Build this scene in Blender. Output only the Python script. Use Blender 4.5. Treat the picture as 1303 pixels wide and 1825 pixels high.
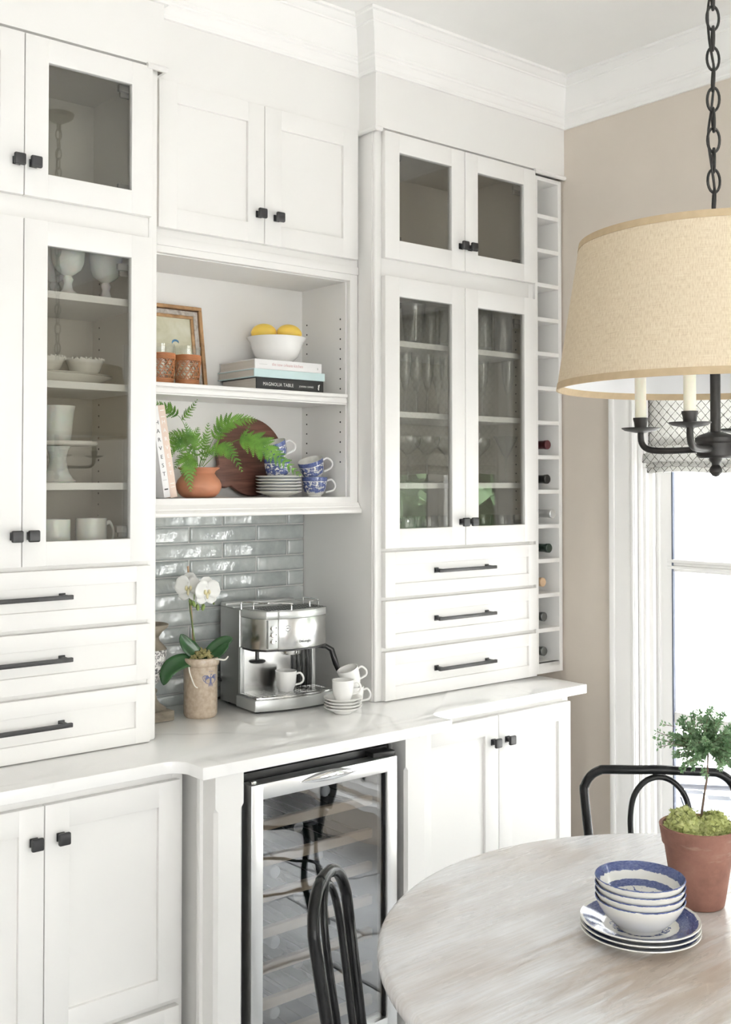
import bpy, bmesh, math, random
from mathutils import Vector, Matrix, noise as mnoise
R = math.radians; PI = math.pi
rng = random.Random(7)
scene = bpy.context.scene
col = scene.collection
for o in list(bpy.data.objects): bpy.data.objects.remove(o)

# ------------------------------------------------------------------ camera
CAM = Vector((0.0, 0.0, 1.60)); YAW = R(39.675); PITCH = R(1.216); FPX = 1945.5
cam = bpy.data.cameras.new('camera'); cam_o = bpy.data.objects.new('camera', cam); col.objects.link(cam_o)
cam.sensor_fit = 'HORIZONTAL'; cam.sensor_width = 36.0; cam.lens = 36.0*FPX/1303.0
cam.shift_x = 0.0; cam.shift_y = -(912.5-818.2)/1303.0
cam.clip_start = 0.05; cam.clip_end = 200
cam_o.location = CAM; cam_o.rotation_euler = (PI/2+PITCH, 0, -YAW)
scene.camera = cam_o

# ------------------------------------------------------------------ world, sun, daylight portals, exposure
scene.view_settings.view_transform = 'Standard'; scene.view_settings.look = 'None'
scene.view_settings.gamma = 1.0; scene.view_settings.use_curve_mapping = False
scene.view_settings.exposure = 0.56
SKY_STRENGTH = 6.5
world = bpy.data.worlds.new('sky'); scene.world = world; world.use_nodes = True
wn = world.node_tree.nodes; wl = world.node_tree.links; wn.clear()
wout = wn.new('ShaderNodeOutputWorld'); wbg = wn.new('ShaderNodeBackground'); wl.new(wbg.outputs[0], wout.inputs[0])
wtc = wn.new('ShaderNodeTexCoord'); wsep = wn.new('ShaderNodeSeparateXYZ'); wramp = wn.new('ShaderNodeValToRGB')
wl.new(wtc.outputs['Generated'], wsep.inputs[0]); wl.new(wsep.outputs[2], wramp.inputs[0]); wl.new(wramp.outputs[0], wbg.inputs[0])
wramp.color_ramp.elements[0].position = 0.0; wramp.color_ramp.elements[0].color = (1.0, 0.99, 0.98, 1)
wramp.color_ramp.elements[1].position = 1.0; wramp.color_ramp.elements[1].color = (0.94, 0.965, 1.0, 1)
wbg.inputs[1].default_value = SKY_STRENGTH
sun = bpy.data.lights.new('sun', 'SUN'); sun.energy = 80.0; sun.angle = R(2); sun.color = (1, .985, .965)
sun_o = bpy.data.objects.new('sun', sun); col.objects.link(sun_o)
sun_o.rotation_euler = Vector((0.08, -0.85, -1.0)).to_track_quat('-Z', 'Y').to_euler()   # comes from behind the cabinet wall
def portal(loc, direction, w, h):
    l = bpy.data.lights.new('window_portal', 'AREA'); l.shape = 'RECTANGLE'; l.size = w; l.size_y = h
    l.cycles.is_portal = True
    o = bpy.data.objects.new('window_portal', l); col.objects.link(o); o.location = loc
    o.rotation_euler = Vector(direction).to_track_quat('-Z', 'Z').to_euler()
XW = 3.11                       # window wall
YB = 2.994                      # cabinet wall
ZC = 3.057                      # ceiling
XL, YF = -2.6, -3.4             # walls behind the photographer
WIN_Y = [(1.42, 2.285), (0.36, 1.225), (-0.70, 0.165)]
WIN_Z = (0.22, 2.33)
for a, b in WIN_Y: portal((XW+.16, (a+b)/2, sum(WIN_Z)/2), (-1, 0, 0), b-a, WIN_Z[1]-WIN_Z[0])
LWIN_Y = []; LWIN_Z = (0.25, 2.65)
for a, b in LWIN_Y: portal((XL-.1, (a+b)/2, sum(LWIN_Z)/2), (1, 0, 0), b-a, LWIN_Z[1]-LWIN_Z[0])
FILL_WIN_X = [(-1.9, -0.3), (0.2, 1.8)]  # unseen windows added behind the camera, sized for frontal fill light
for a, b in FILL_WIN_X: portal(((a+b)/2, YF-.1, sum(LWIN_Z)/2), (0, 1, 0), b-a, LWIN_Z[1]-LWIN_Z[0])
cy = scene.cycles
cy.max_bounces = 10; cy.diffuse_bounces = 6; cy.glossy_bounces = 5; cy.transmission_bounces = 6; cy.transparent_max_bounces = 24
cy.caustics_reflective = False; cy.caustics_refractive = False; cy.sample_clamp_indirect = 4.0; cy.use_denoising = True
# ------------------------------------------------------------------ materials (all procedural)
MATS = {}
def nodes_of(name):
    m = bpy.data.materials.new(name); m.use_nodes = True
    nt = m.node_tree; b = nt.nodes['Principled BSDF']; MATS[name] = m
    return m, nt, b
def N(nt, t, **kw):
    n = nt.nodes.new(t)
    for k, v in kw.items(): setattr(n, k, v)
    return n
def coords(nt, kind='Object', scale=(1,1,1), rot=(0,0,0)):
    tc = N(nt, 'ShaderNodeTexCoord'); mp = N(nt, 'ShaderNodeMapping')
    nt.links.new(tc.outputs[kind], mp.inputs[0]); mp.inputs['Scale'].default_value = scale; mp.inputs['Rotation'].default_value = rot
    return mp.outputs[0]
def ramp(nt, fac, stops, interp='LINEAR'):
    r = N(nt, 'ShaderNodeValToRGB'); r.color_ramp.interpolation = interp
    while len(r.color_ramp.elements) < len(stops): r.color_ramp.elements.new(0.5)
    for e, (p, c) in zip(r.color_ramp.elements, stops):
        e.position = p; e.color = (c[0], c[1], c[2], 1) if not isinstance(c, (int, float)) else (c, c, c, 1)
    nt.links.new(fac, r.inputs[0]); return r.outputs[0]
def noise(nt, vec, scale, detail=3, rough=.5, dist=0):
    n = N(nt, 'ShaderNodeTexNoise'); n.inputs['Scale'].default_value = scale; n.inputs['Detail'].default_value = detail
    n.inputs['Roughness'].default_value = rough; n.inputs['Distortion'].default_value = dist
    if vec is not None: nt.links.new(vec, n.inputs['Vector'])
    return n.outputs['Fac']
def bump(nt, b, height, strength, dist):
    n = N(nt, 'ShaderNodeBump'); n.inputs['Strength'].default_value = strength; n.inputs['Distance'].default_value = dist
    nt.links.new(height, n.inputs['Height']); nt.links.new(n.outputs[0], b.inputs['Normal'])
def mixc(nt, fac, a, b, mode='MIX'):
    n = N(nt, 'ShaderNodeMix', data_type='RGBA', blend_type=mode)
    for sock, v in ((n.inputs['Factor'], fac), (n.inputs['A'], a), (n.inputs['B'], b)):
        if hasattr(v, 'type') and hasattr(v, 'links'): nt.links.new(v, sock)
        elif isinstance(v, (int, float)): sock.default_value = v
        else: sock.default_value = (v[0], v[1], v[2], 1)
    return n.outputs['Result']
def math_n(nt, op, a, b=0.0):
    n = N(nt, 'ShaderNodeMath', operation=op)
    for s, v in ((n.inputs[0], a), (n.inputs[1], b)):
        if isinstance(v, (int, float)): s.default_value = v
        else: nt.links.new(v, s)
    return n.outputs[0]
def plain(name, c, rough=.5, metal=0.0, vary=.03, vscale=6, bumps=None, spec=.5, coat=0, sss=0):
    m, nt, b = nodes_of(name); v = coords(nt)
    f = noise(nt, v, vscale, 3)
    lo = tuple(max(0, x*(1-vary)) for x in c); hi = tuple(min(1, x*(1+vary)) for x in c)
    nt.links.new(ramp(nt, f, [(.3, lo), (.7, hi)]), b.inputs['Base Color'])
    b.inputs['Roughness'].default_value = rough; b.inputs['Metallic'].default_value = metal
    b.inputs['Specular IOR Level'].default_value = spec; b.inputs['Coat Weight'].default_value = coat
    if sss:
        b.inputs['Subsurface Weight'].default_value = sss; b.inputs['Subsurface Scale'].default_value = .01
    if bumps: bump(nt, b, noise(nt, v, bumps[0], 4), bumps[1], bumps[2])
    return m
def thin_glass(name, tint=(1,1,1), gain=1.6, base=.0, rough=0.0, wavy=0):
    # a thin clear sheet: both faces reflect by Fresnel, the rest passes straight through
    m = bpy.data.materials.new(name); m.use_nodes = True; nt = m.node_tree; nt.nodes.clear(); MATS[name] = m
    out = N(nt, 'ShaderNodeOutputMaterial'); mx = N(nt, 'ShaderNodeMixShader')
    tr = N(nt, 'ShaderNodeBsdfTransparent'); tr.inputs[0].default_value = (*tint, 1)
    gl = N(nt, 'ShaderNodeBsdfGlossy'); gl.inputs['Roughness'].default_value = rough
    fr = N(nt, 'ShaderNodeFresnel'); ge = N(nt, 'ShaderNodeNewGeometry'); nt.links.new(math_n(nt, 'ADD', math_n(nt, 'MULTIPLY', ge.outputs['Backfacing'], 1/1.5-1.5), 1.5), fr.inputs[0])   # same index from both sides of the sheet
    f = math_n(nt, 'ADD', math_n(nt, 'MULTIPLY', fr.outputs[0], gain), base)
    cl = N(nt, 'ShaderNodeClamp'); nt.links.new(f, cl.inputs[0])
    if wavy:
        bp = N(nt, 'ShaderNodeBump'); bp.inputs['Strength'].default_value = 1; bp.inputs['Distance'].default_value = wavy
        nt.links.new(noise(nt, coords(nt), 7, 1), bp.inputs['Height']); nt.links.new(bp.outputs[0], gl.inputs['Normal'])
    nt.links.new(cl.outputs[0], mx.inputs[0]); nt.links.new(tr.outputs[0], mx.inputs[1]); nt.links.new(gl.outputs[0], mx.inputs[2])
    nt.links.new(mx.outputs[0], out.inputs[0]); return m

WHITE = (.81, .797, .778)
plain('paint', WHITE, .38, vary=.01, vscale=3, bumps=(160, .04, .0004))
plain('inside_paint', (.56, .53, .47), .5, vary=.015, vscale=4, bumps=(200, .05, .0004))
plain('trim', (.89, .88, .865), .4, vary=.01)
plain('ceiling_paint', (.93, .922, .905), .8, vary=.01)
plain('wall_paint', (.65, .585, .515), .75, vary=.02, bumps=(220, .08, .0005))
plain('room_paint', (.88, .87, .85), .8, vary=.02)
plain('black_metal', (.018, .018, .02), .42, 0.0, vary=.25, vscale=60, spec=.6)
plain('iron', (.022, .02, .019), .5, 0.35, vary=.3, vscale=40, bumps=(120, .3, .0008))
plain('chair_metal', (.010, .0105, .011), .24, 0.0, vary=.3, vscale=25, spec=.25, bumps=(90, .08, .0004))
plain('black_plastic', (.015, .015, .015), .35, vary=.1)
plain('rubber', (.01, .01, .011), .7, vary=.1)
plain('chrome', (.82, .82, .82), .08, 1.0, vary=.01)
plain('hinge_metal', (.13, .125, .115), .5, .6, vary=.1)
plain('porcelain', (.84, .83, .81), .12, vary=.01, spec=.55)
plain('cream_ware', (.80, .77, .70), .2, vary=.02)
plain('milk_glass', (.80, .82, .80), .16, vary=.02, bumps=(55, .5, .003), sss=.15)
plain('hobnail_milk', (.78, .76, .71), .2, vary=.02)
plain('candle_sleeve', (.82, .80, .66), .5, vary=.03, sss=.1)
plain('terracotta_smooth', (.41, .175, .095), .55, vary=.16, vscale=14, bumps=(60, .15, .002))
plain('lemon', (.82, .57, .10), .42, vary=.07, vscale=12, bumps=(110, .35, .002), sss=.08)
plain('dark_book', (.016, .017, .018), .45, vary=.1)
plain('mint_book', (.56, .70, .71), .5, vary=.03)
plain('white_book', (.80, .79, .79), .45, vary=.01)
plain('pink_book', (.70, .56, .48), .55, vary=.02)
plain('print_white', (.85, .85, .83), .6, vary=.01)
plain('print_pink', (.62, .42, .42), .6, vary=.01)
plain('print_black', (.03, .03, .03), .6, vary=.01)
plain('print_grey', (.42, .42, .42), .6, vary=.01)
plain('print_blue', (.075, .09, .20), .5, vary=.25, vscale=40)
plain('soil', (.05, .032, .02), .95, vary=.4, vscale=70, bumps=(150, .8, .006))
plain('bark', (.13, .085, .06), .85, vary=.3, vscale=60, bumps=(120, .6, .003))
plain('stem_green', (.12, .17, .05), .6, vary=.2, vscale=30)
plain('stake', (.42, .27, .16), .7, vary=.15, vscale=50)
plain('bulb_glass', (.85, .85, .83), .15, vary=.01)
plain('cork_tan', (.60, .42, .27), .8, vary=.1)
plain('bottle_black', (.012, .014, .012), .3, vary=.1)
plain('bottle_green', (.02, .04, .03), .12, vary=.1, spec=.6)
plain('foil_burgundy', (.085, .02, .025), .35, .2, vary=.1)
plain('foil_grey', (.16, .17, .17), .32, .7, vary=.1)
plain('foil_white', (.62, .63, .63), .3, .6, vary=.06)
plain('clear_bottle', (.55, .58, .57), .12, vary=.05)
plain('can_metal', (.75, .76, .77), .25, .9, vary=.05, vscale=30)
plain('cooler_inside', (.22, .23, .24), .5, vary=.06)
plain('grout', (.60, .60, .58), .85, vary=.04, vscale=30)
plain('floor_grout', (.20, .195, .19), .9, vary=.1)
plain('deck', (.70, .69, .675), .8, vary=.08)
plain('outdoor_white', (.78, .79, .80), .6, vary=.03)
plain('garden_chair_paint', (.034, .039, .054), .6, vary=.1)
plain('outdoor_blue', (.10, .115, .16), .6, vary=.05)
plain('roof', (.07, .072, .08), .85, vary=.1)
plain('tree_bark', (.13, .10, .075), .9, vary=.2)
plain('lawn', (.16, .26, .07), .9, vary=.3, vscale=3)
thin_glass('cabinet_glass', (.90, .90, .88), 1.9)
thin_glass('window_glass', (.975, .985, .98), .8)
thin_glass('cooler_glass', (.88, .89, .91), 2.0, .18, wavy=.0010)
thin_glass('glassware', (.975, .98, .975), 1.2, .01)

def metal_brushed(name, c, rough, scale):
    m, nt, b = nodes_of(name); v = coords(nt, 'Object', scale)
    f = noise(nt, v, 30, 4, .6)
    nt.links.new(ramp(nt, f, [(.25, tuple(x*.965 for x in c)), (.75, c)]), b.inputs['Base Color'])
    nt.links.new(ramp(nt, f, [(.3, rough*.93), (.7, rough*1.08)]), b.inputs['Roughness']); b.inputs['Metallic'].default_value = 1.0
metal_brushed('steel', (.62, .62, .61), .27, (1, 1, 14))
metal_brushed('steel_front', (.62, .62, .61), .22, (1, 1, 18))
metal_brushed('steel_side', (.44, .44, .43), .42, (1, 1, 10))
metal_brushed('cooler_steel', (.80, .80, .795), .34, (1, 12, 1))
plain('silver_plastic', (.55, .56, .55), .35, .55, vary=.03)

def m_quartz():
    m, nt, b = nodes_of('quartz'); v = coords(nt)
    d = noise(nt, v, 2.2, 5, .6); sc = N(nt, 'ShaderNodeVectorMath', operation='SCALE'); sc.inputs['Scale'].default_value = 1.0
    warp = N(nt, 'ShaderNodeMix', data_type='VECTOR'); warp.inputs['Factor'].default_value = .22
    nt.links.new(v, warp.inputs[4])
    nz = N(nt, 'ShaderNodeTexNoise'); nz.inputs['Scale'].default_value = 2.5; nz.inputs['Detail'].default_value = 5
    nt.links.new(v, nz.inputs['Vector']); nt.links.new(nz.outputs['Color'], warp.inputs[5])
    vor = N(nt, 'ShaderNodeTexVoronoi', feature='DISTANCE_TO_EDGE'); vor.inputs['Scale'].default_value = 2.4
    nt.links.new(warp.outputs[1], vor.inputs['Vector'])
    vein = ramp(nt, vor.outputs['Distance'], [(0.0, 1.0), (.010, .55), (.03, 0.0)])
    patch = ramp(nt, d, [(.47, 0.0), (.62, 1.0)])
    fac = math_n(nt, 'MULTIPLY', math_n(nt, 'MULTIPLY', vein, patch), .42)
    nt.links.new(mixc(nt, fac, (.90, .893, .882), (.48, .47, .46)), b.inputs['Base Color'])
    b.inputs['Roughness'].default_value = .09; b.inputs['Specular IOR Level'].default_value = .6
m_quartz()
def m_tile():
    m, nt, b = nodes_of('glazed_tile'); v = coords(nt)
    oi = N(nt, 'ShaderNodeObjectInfo')
    add = N(nt, 'ShaderNodeVectorMath', operation='ADD'); nt.links.new(v, add.inputs[0])
    comb = N(nt, 'ShaderNodeCombineXYZ')
    for i in range(3): nt.links.new(math_n(nt, 'MULTIPLY', oi.outputs['Random'], 40.0+17*i), comb.inputs[i])
    nt.links.new(comb.outputs[0], add.inputs[1])
    f = noise(nt, add.outputs[0], 18, 4, .6, .4)
    c = ramp(nt, f, [(.25, (.36, .39, .385)), (.55, (.46, .485, .475)), (.8, (.56, .58, .565))])
    tone = ramp(nt, oi.outputs['Random'], [(0, (.86, .88, .88)), (1, (1, 1, 1))])
    nt.links.new(mixc(nt, 1.0, c, tone, 'MULTIPLY'), b.inputs['Base Color'])
    b.inputs['Roughness'].default_value = .05; b.inputs['Specular IOR Level'].default_value = .8; b.inputs['Coat Weight'].default_value = .6; b.inputs['Coat Roughness'].default_value = .03
    h = noise(nt, add.outputs[0], 26, 2, .5, .8)
    bump(nt, b, h, .5, .0030)
m_tile()
def m_table():
    m, nt, b = nodes_of('weathered_wood')
    v = coords(nt, 'Object', (1.2, 9, 1), (0, 0, R(28))); f = noise(nt, v, 3.2, 8, .62, .5)
    v2 = coords(nt, 'Object', (3, 60, 1), (0, 0, R(28))); g = noise(nt, v2, 3, 6, .6)
    v3 = coords(nt, 'Object', (1, 1.8, 1), (0, 0, R(28))); big = noise(nt, v3, 2.1, 3, .5)
    c = ramp(nt, f, [(.25, (.58, .56, .56)), (.42, (.78, .78, .80)), (.56, (.87, .88, .905)), (.8, (.90, .91, .94))])
    c2 = mixc(nt, ramp(nt, g, [(.35, .38), (.62, 0.0)]), c, (.52, .48, .45))
    c3 = mixc(nt, ramp(nt, big, [(.36, .60), (.50, 0.0)]), c2, (.52, .45, .395))
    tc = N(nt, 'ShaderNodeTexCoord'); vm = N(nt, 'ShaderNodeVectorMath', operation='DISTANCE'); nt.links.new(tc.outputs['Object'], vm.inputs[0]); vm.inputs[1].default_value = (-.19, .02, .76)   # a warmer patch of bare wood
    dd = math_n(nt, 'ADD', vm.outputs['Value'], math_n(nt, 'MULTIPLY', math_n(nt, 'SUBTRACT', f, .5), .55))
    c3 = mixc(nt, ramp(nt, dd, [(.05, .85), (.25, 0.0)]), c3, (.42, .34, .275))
    nt.links.new(c3, b.inputs['Base Color'])
    nt.links.new(ramp(nt, f, [(.3, .32), (.8, .2)]), b.inputs['Roughness'])
    bump(nt, b, g, .12, .001)
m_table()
def m_wood(name, stops, scale, rot, rough=.5, dist=.6):
    m, nt, b = nodes_of(name); v = coords(nt, 'Object', scale, rot); f = noise(nt, v, 6, 7, .6, dist)
    nt.links.new(ramp(nt, f, stops), b.inputs['Base Color']); b.inputs['Roughness'].default_value = rough
    bump(nt, b, f, .15, .001)
m_wood('walnut', [(.3, (.055, .022, .015)), (.5, (.115, .047, .032)), (.72, (.20, .09, .06))], (1.2, 1, 12), (0, R(32), 0), .5)
m_wood('walnut_dark', [(.3, (.04, .017, .012)), (.6, (.085, .036, .025)), (.8, (.13, .06, .04))], (1.2, 1, 12), (0, R(32), 0), .5)
m_wood('beech', [(.3, (.62, .46, .30)), (.6, (.74, .58, .40)), (.8, (.80, .66, .48))], (1, 8, 8), (0, 0, 0), .5)
m_wood('rattan', [(.3, (.24, .085, .03)), (.55, (.46, .19, .075)), (.8, (.62, .31, .14))], (1, 1, 1), (0, 0, 0), .5)
m_wood('stone_urn', [(.3, (.10, .082, .06)), (.5, (.21, .18, .14)), (.75, (.36, .32, .26))], (1, 1, 2.2), (0, 0, 0), .9)
m_wood('slate', [(.3, (.50, .51, .53)), (.5, (.64, .65, .665)), (.75, (.74, .745, .755))], (1, 1, 1), (0, 0, 0), .42)
m_wood('moss', [(.3, (.20, .23, .06)), (.5, (.42, .45, .17)), (.75, (.62, .64, .34))], (6, 6, 6), (0, 0, 0), .9)
m_wood('moss_dry', [(.3, (.14, .12, .04)), (.5, (.28, .25, .10)), (.75, (.42, .37, .18))], (7, 7, 7), (0, 0, 0), .9)
m_wood('gilt', [(.3, (.20, .11, .05)), (.55, (.42, .25, .12)), (.8, (.62, .42, .24))], (3, 3, 3), (0, 0, 0), .35)
m_wood('silver_leaf', [(.3, (.28, .24, .20)), (.55, (.50, .46, .42)), (.8, (.66, .63, .60))], (8, 3, 8), (0, 0, 0), .3)
m_wood('page_edges', [(.3, (.50, .46, .42)), (.6, (.66, .62, .57)), (.8, (.74, .70, .66))], (.4, .4, 90), (0, 0, 0), .8, 0)

def m_terra_old():
    m, nt, b = nodes_of('terracotta_old'); v = coords(nt)
    f = noise(nt, v, 16, 6, .65); g = noise(nt, coords(nt, 'Object', (1, 1, 5)), 9, 5, .6)
    c = ramp(nt, f, [(.3, (.185, .085, .062)), (.55, (.265, .125, .092)), (.8, (.33, .175, .135))])
    c = mixc(nt, ramp(nt, g, [(.60, 0.0), (.72, .55)]), c, (.42, .30, .245))
    nt.links.new(c, b.inputs['Base Color']); b.inputs['Roughness'].default_value = .8; bump(nt, b, f, .2, .002)
m_terra_old()
def m_leaf(name, dark, light, rough=.4, trans=.25, scale=30):
    m, nt, b = nodes_of(name); v = coords(nt); f = noise(nt, v, scale, 3)
    oi = N(nt, 'ShaderNodeObjectInfo')
    c = ramp(nt, f, [(.3, dark), (.7, light)])
    nt.links.new(c, b.inputs['Base Color']); b.inputs['Roughness'].default_value = rough
    tl = N(nt, 'ShaderNodeBsdfTranslucent'); nt.links.new(c, tl.inputs[0]); mx = N(nt, 'ShaderNodeMixShader'); mx.inputs[0].default_value = trans
    out = nt.nodes['Material Output']; nt.links.new(b.outputs[0], mx.inputs[1]); nt.links.new(tl.outputs[0], mx.inputs[2]); nt.links.new(mx.outputs[0], out.inputs[0])
m_leaf('fern_leaf', (.055, .17, .02), (.19, .38, .06))
m_leaf('orchid_leaf', (.012, .05, .018), (.03, .09, .03), .25, .06, 10)
m_leaf('orchid_petal', (.87, .865, .84), (.91, .91, .895), .5, .16, 10)
m_leaf('orchid_lip', (.70, .62, .30), (.82, .78, .62), .5, .2, 60)
m_leaf('bud_green', (.20, .30, .07), (.34, .44, .14), .45, .15)
m_leaf('topiary_leaf', (.13, .26, .12), (.38, .53, .33), .5, .45, 40)
m_leaf('tree_leaf', (.025, .055, .025), (.085, .14, .065), .6, .35, 1.2)

def m_linen():
    m, nt, b = nodes_of('linen')
    v = coords(nt, 'UV', (1, 1, 1))
    a = noise(nt, coords(nt, 'UV', (14, 220, 1)), 3, 4, .6); c_ = noise(nt, coords(nt, 'UV', (330, 9, 1)), 3, 4, .6)
    s = math_n(nt, 'MULTIPLY', math_n(nt, 'ADD', a, c_), .5)
    c = ramp(nt, s, [(.36, (.60, .48, .335)), (.5, (.77, .65, .485)), (.64, (.85, .755, .60))])
    nt.links.new(c, b.inputs['Base Color']); b.inputs['Roughness'].default_value = .9; b.inputs['Specular IOR Level'].default_value = .1
    bump(nt, b, s, .3, .001)
    tl = N(nt, 'ShaderNodeBsdfTranslucent'); nt.links.new(c, tl.inputs[0]); mx = N(nt, 'ShaderNodeMixShader'); mx.inputs[0].default_value = .12
    out = nt.nodes['Material Output']; nt.links.new(b.outputs[0], mx.inputs[1]); nt.links.new(tl.outputs[0], mx.inputs[2]); nt.links.new(mx.outputs[0], out.inputs[0])
m_linen()
plain('linen_tape', (.50, .385, .245), .9, vary=.06, vscale=60)
plain('shade_lining', (.84, .84, .85), .8, vary=.01)

def m_roman():
    # white cloth printed with a grey lattice of diamonds, each with small lines inside
    m, nt, b = nodes_of('lattice_cloth')
    uv = coords(nt, 'UV', (1, 1, 1)); sep = N(nt, 'ShaderNodeSeparateXYZ'); nt.links.new(uv, sep.inputs[0])
    u, w = sep.outputs[0], sep.outputs[1]; S = 1/.033
    wob = math_n(nt, 'MULTIPLY', noise(nt, uv, 60, 2), .10)
    p = math_n(nt, 'ADD', math_n(nt, 'MULTIPLY', math_n(nt, 'ADD', u, w), S), wob); q = math_n(nt, 'ADD', math_n(nt, 'MULTIPLY', math_n(nt, 'SUBTRACT', u, w), S), wob)
    def tri(x): return math_n(nt, 'ABSOLUTE', math_n(nt, 'SUBTRACT', math_n(nt, 'FRACT', x), .5))
    tp, tq = tri(p), tri(q)
    mx = math_n(nt, 'MAXIMUM', tp, tq)
    line = ramp(nt, mx, [(.0, .0), (.415, .0), (.44, .9), (.46, 1.0)], 'LINEAR')
    conc = ramp(nt, math_n(nt, 'FRACT', math_n(nt, 'MULTIPLY', mx, 9.0)), [(.0, .0), (.52, .0), (.62, .5), (.9, .5), (1, 0.0)])
    inner = math_n(nt, 'MULTIPLY', conc, ramp(nt, mx, [(.0, 1.0), (.34, 1.0), (.36, 0.0)]))
    fac = math_n(nt, 'MAXIMUM', line, inner)
    fac = math_n(nt, 'MULTIPLY', fac, ramp(nt, noise(nt, uv, 90, 3), [(.3, .45), (.6, 1.0)]))
    c = mixc(nt, fac, (.88, .87, .85), (.17, .165, .15))
    nt.links.new(c, b.inputs['Base Color']); b.inputs['Roughness'].default_value = .9
    tl = N(nt, 'ShaderNodeBsdfTranslucent'); nt.links.new(c, tl.inputs[0]); ms = N(nt, 'ShaderNodeMixShader'); ms.inputs[0].default_value = .45
    out = nt.nodes['Material Output']; nt.links.new(b.outputs[0], ms.inputs[1]); nt.links.new(tl.outputs[0], ms.inputs[2]); nt.links.new(ms.outputs[0], out.inputs[0])
m_roman()

def m_willow(name, stops, blue=(.045, .065, .20), white=(.80, .79, .75), su=26, sv=14, sharp=.06):
    # blue transfer print: ramp over the profile gives how dense the print is, noise decides where it sits
    m, nt, b = nodes_of(name); uv = coords(nt, 'UV', (1, 1, 1)); sep = N(nt, 'ShaderNodeSeparateXYZ'); nt.links.new(uv, sep.inputs[0])
    dens = ramp(nt, sep.outputs[1], stops)
    f = noise(nt, coords(nt, 'UV', (su, sv, 1)), 1.0, 4, .65, .8)
    f2 = math_n(nt, 'ADD', math_n(nt, 'MULTIPLY', math_n(nt, 'SUBTRACT', f, .5), 2.0), .5)
    k = math_n(nt, 'SUBTRACT', math_n(nt, 'ADD', f2, dens), 1.0)
    mask = ramp(nt, math_n(nt, 'ADD', k, .5), [(.5-sharp, 0.0), (.5+sharp, 1.0)])
    f3 = noise(nt, coords(nt, 'UV', (su*3, sv*3, 1)), 1.0, 3, .6)
    bl = mixc(nt, ramp(nt, f3, [(.4, 0.0), (.65, .5)]), blue, (.22, .27, .45))
    nt.links.new(mixc(nt, mask, white, bl), b.inputs['Base Color'])
    b.inputs['Roughness'].default_value = .1; b.inputs['Specular IOR Level'].default_value = .6
# ------------------------------------------------------------------ geometry helpers
def new(): return bmesh.new()
def box(bm, x0, y0, z0, x1, y1, z1, bev=0.0, seg=2):
    r = bmesh.ops.create_cube(bm, size=1.0, matrix=Matrix.Translation(((x0+x1)/2, (y0+y1)/2, (z0+z1)/2)) @ Matrix.Diagonal((abs(x1-x0), abs(y1-y0), abs(z1-z0), 1)))
    if bev:
        es = {e for v in r['verts'] for e in v.link_edges}
        bmesh.ops.bevel(bm, geom=list(es), offset=bev, segments=seg, profile=.5, affect='EDGES', clamp_overlap=True)
    return bm
def prism(bm, poly, z0, z1, bev=0.0, mat=None, seg=2):
    vs = [bm.verts.new((x, y, z0)) for x, y in poly]; f = bm.faces.new(vs)
    ext = bmesh.ops.extrude_face_region(bm, geom=[f]); nv = [g for g in ext['geom'] if isinstance(g, bmesh.types.BMVert)]
    bmesh.ops.translate(bm, verts=nv, vec=(0, 0, z1-z0))
    allv = vs+nv
    fs = {f for v in allv for f in v.link_faces}; bmesh.ops.recalc_face_normals(bm, faces=list(fs))
    if bev:
        es = [e for e in {e for v in allv for e in v.link_edges} if len(e.link_faces) == 2 and e.calc_face_angle(0) > .6]
        r = bmesh.ops.bevel(bm, geom=es, offset=bev, segments=seg, profile=.5, affect='EDGES', clamp_overlap=True)
    if mat is not None:
        vv = allv if not bev else list({v for f in bm.faces for v in f.verts})
        bmesh.ops.transform(bm, matrix=mat, verts=vv)
    return bm
def lathe(bm, prof, seg=36, c=(0, 0, 0), mat=None, closed=False, squash=None):
    uvl = bm.loops.layers.uv.get('UVMap') or bm.loops.layers.uv.new('UVMap')
    L = [0.0]
    for a, b in zip(prof, prof[1:]): L.append(L[-1]+math.hypot(b[0]-a[0], b[1]-a[1]))
    T = L[-1] or 1.0; rings = []; rmax = max(p[0] for p in prof)
    for r, z in prof:
        if r < 1e-6: rings.append([bm.verts.new((c[0], c[1], c[2]+z))])
        else: rings.append([bm.verts.new((c[0]+r*math.cos(2*PI*k/seg), c[1]+r*math.sin(2*PI*k/seg), c[2]+z)) for k in range(seg)])
    fs = []
    for i in range(len(rings)-1):
        A, B = rings[i], rings[i+1]
        for k in range(seg):
            k2 = (k+1) % seg
            if len(A) == 1 and len(B) == 1: continue
            if len(A) == 1: vs = [A[0], B[k2], B[k]]; uv = [(k+.5, i), (k+1, i+1), (k, i+1)]
            elif len(B) == 1: vs = [A[k], A[k2], B[0]]; uv = [(k, i), (k+1, i), (k+.5, i+1)]
            else: vs = [A[k], A[k2], B[k2], B[k]]; uv = [(k, i), (k+1, i), (k+1, i+1), (k, i+1)]
            f = bm.faces.new(vs); fs.append(f)
            for l, (a, j) in zip(f.loops, uv): l[uvl].uv = (a/seg, L[j]/T)
    vs = [v for r in rings for v in r]
    if squash: bmesh.ops.scale(bm, vec=squash, verts=vs)
    if mat is not None: bmesh.ops.transform(bm, matrix=mat, verts=vs)
    return vs
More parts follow.
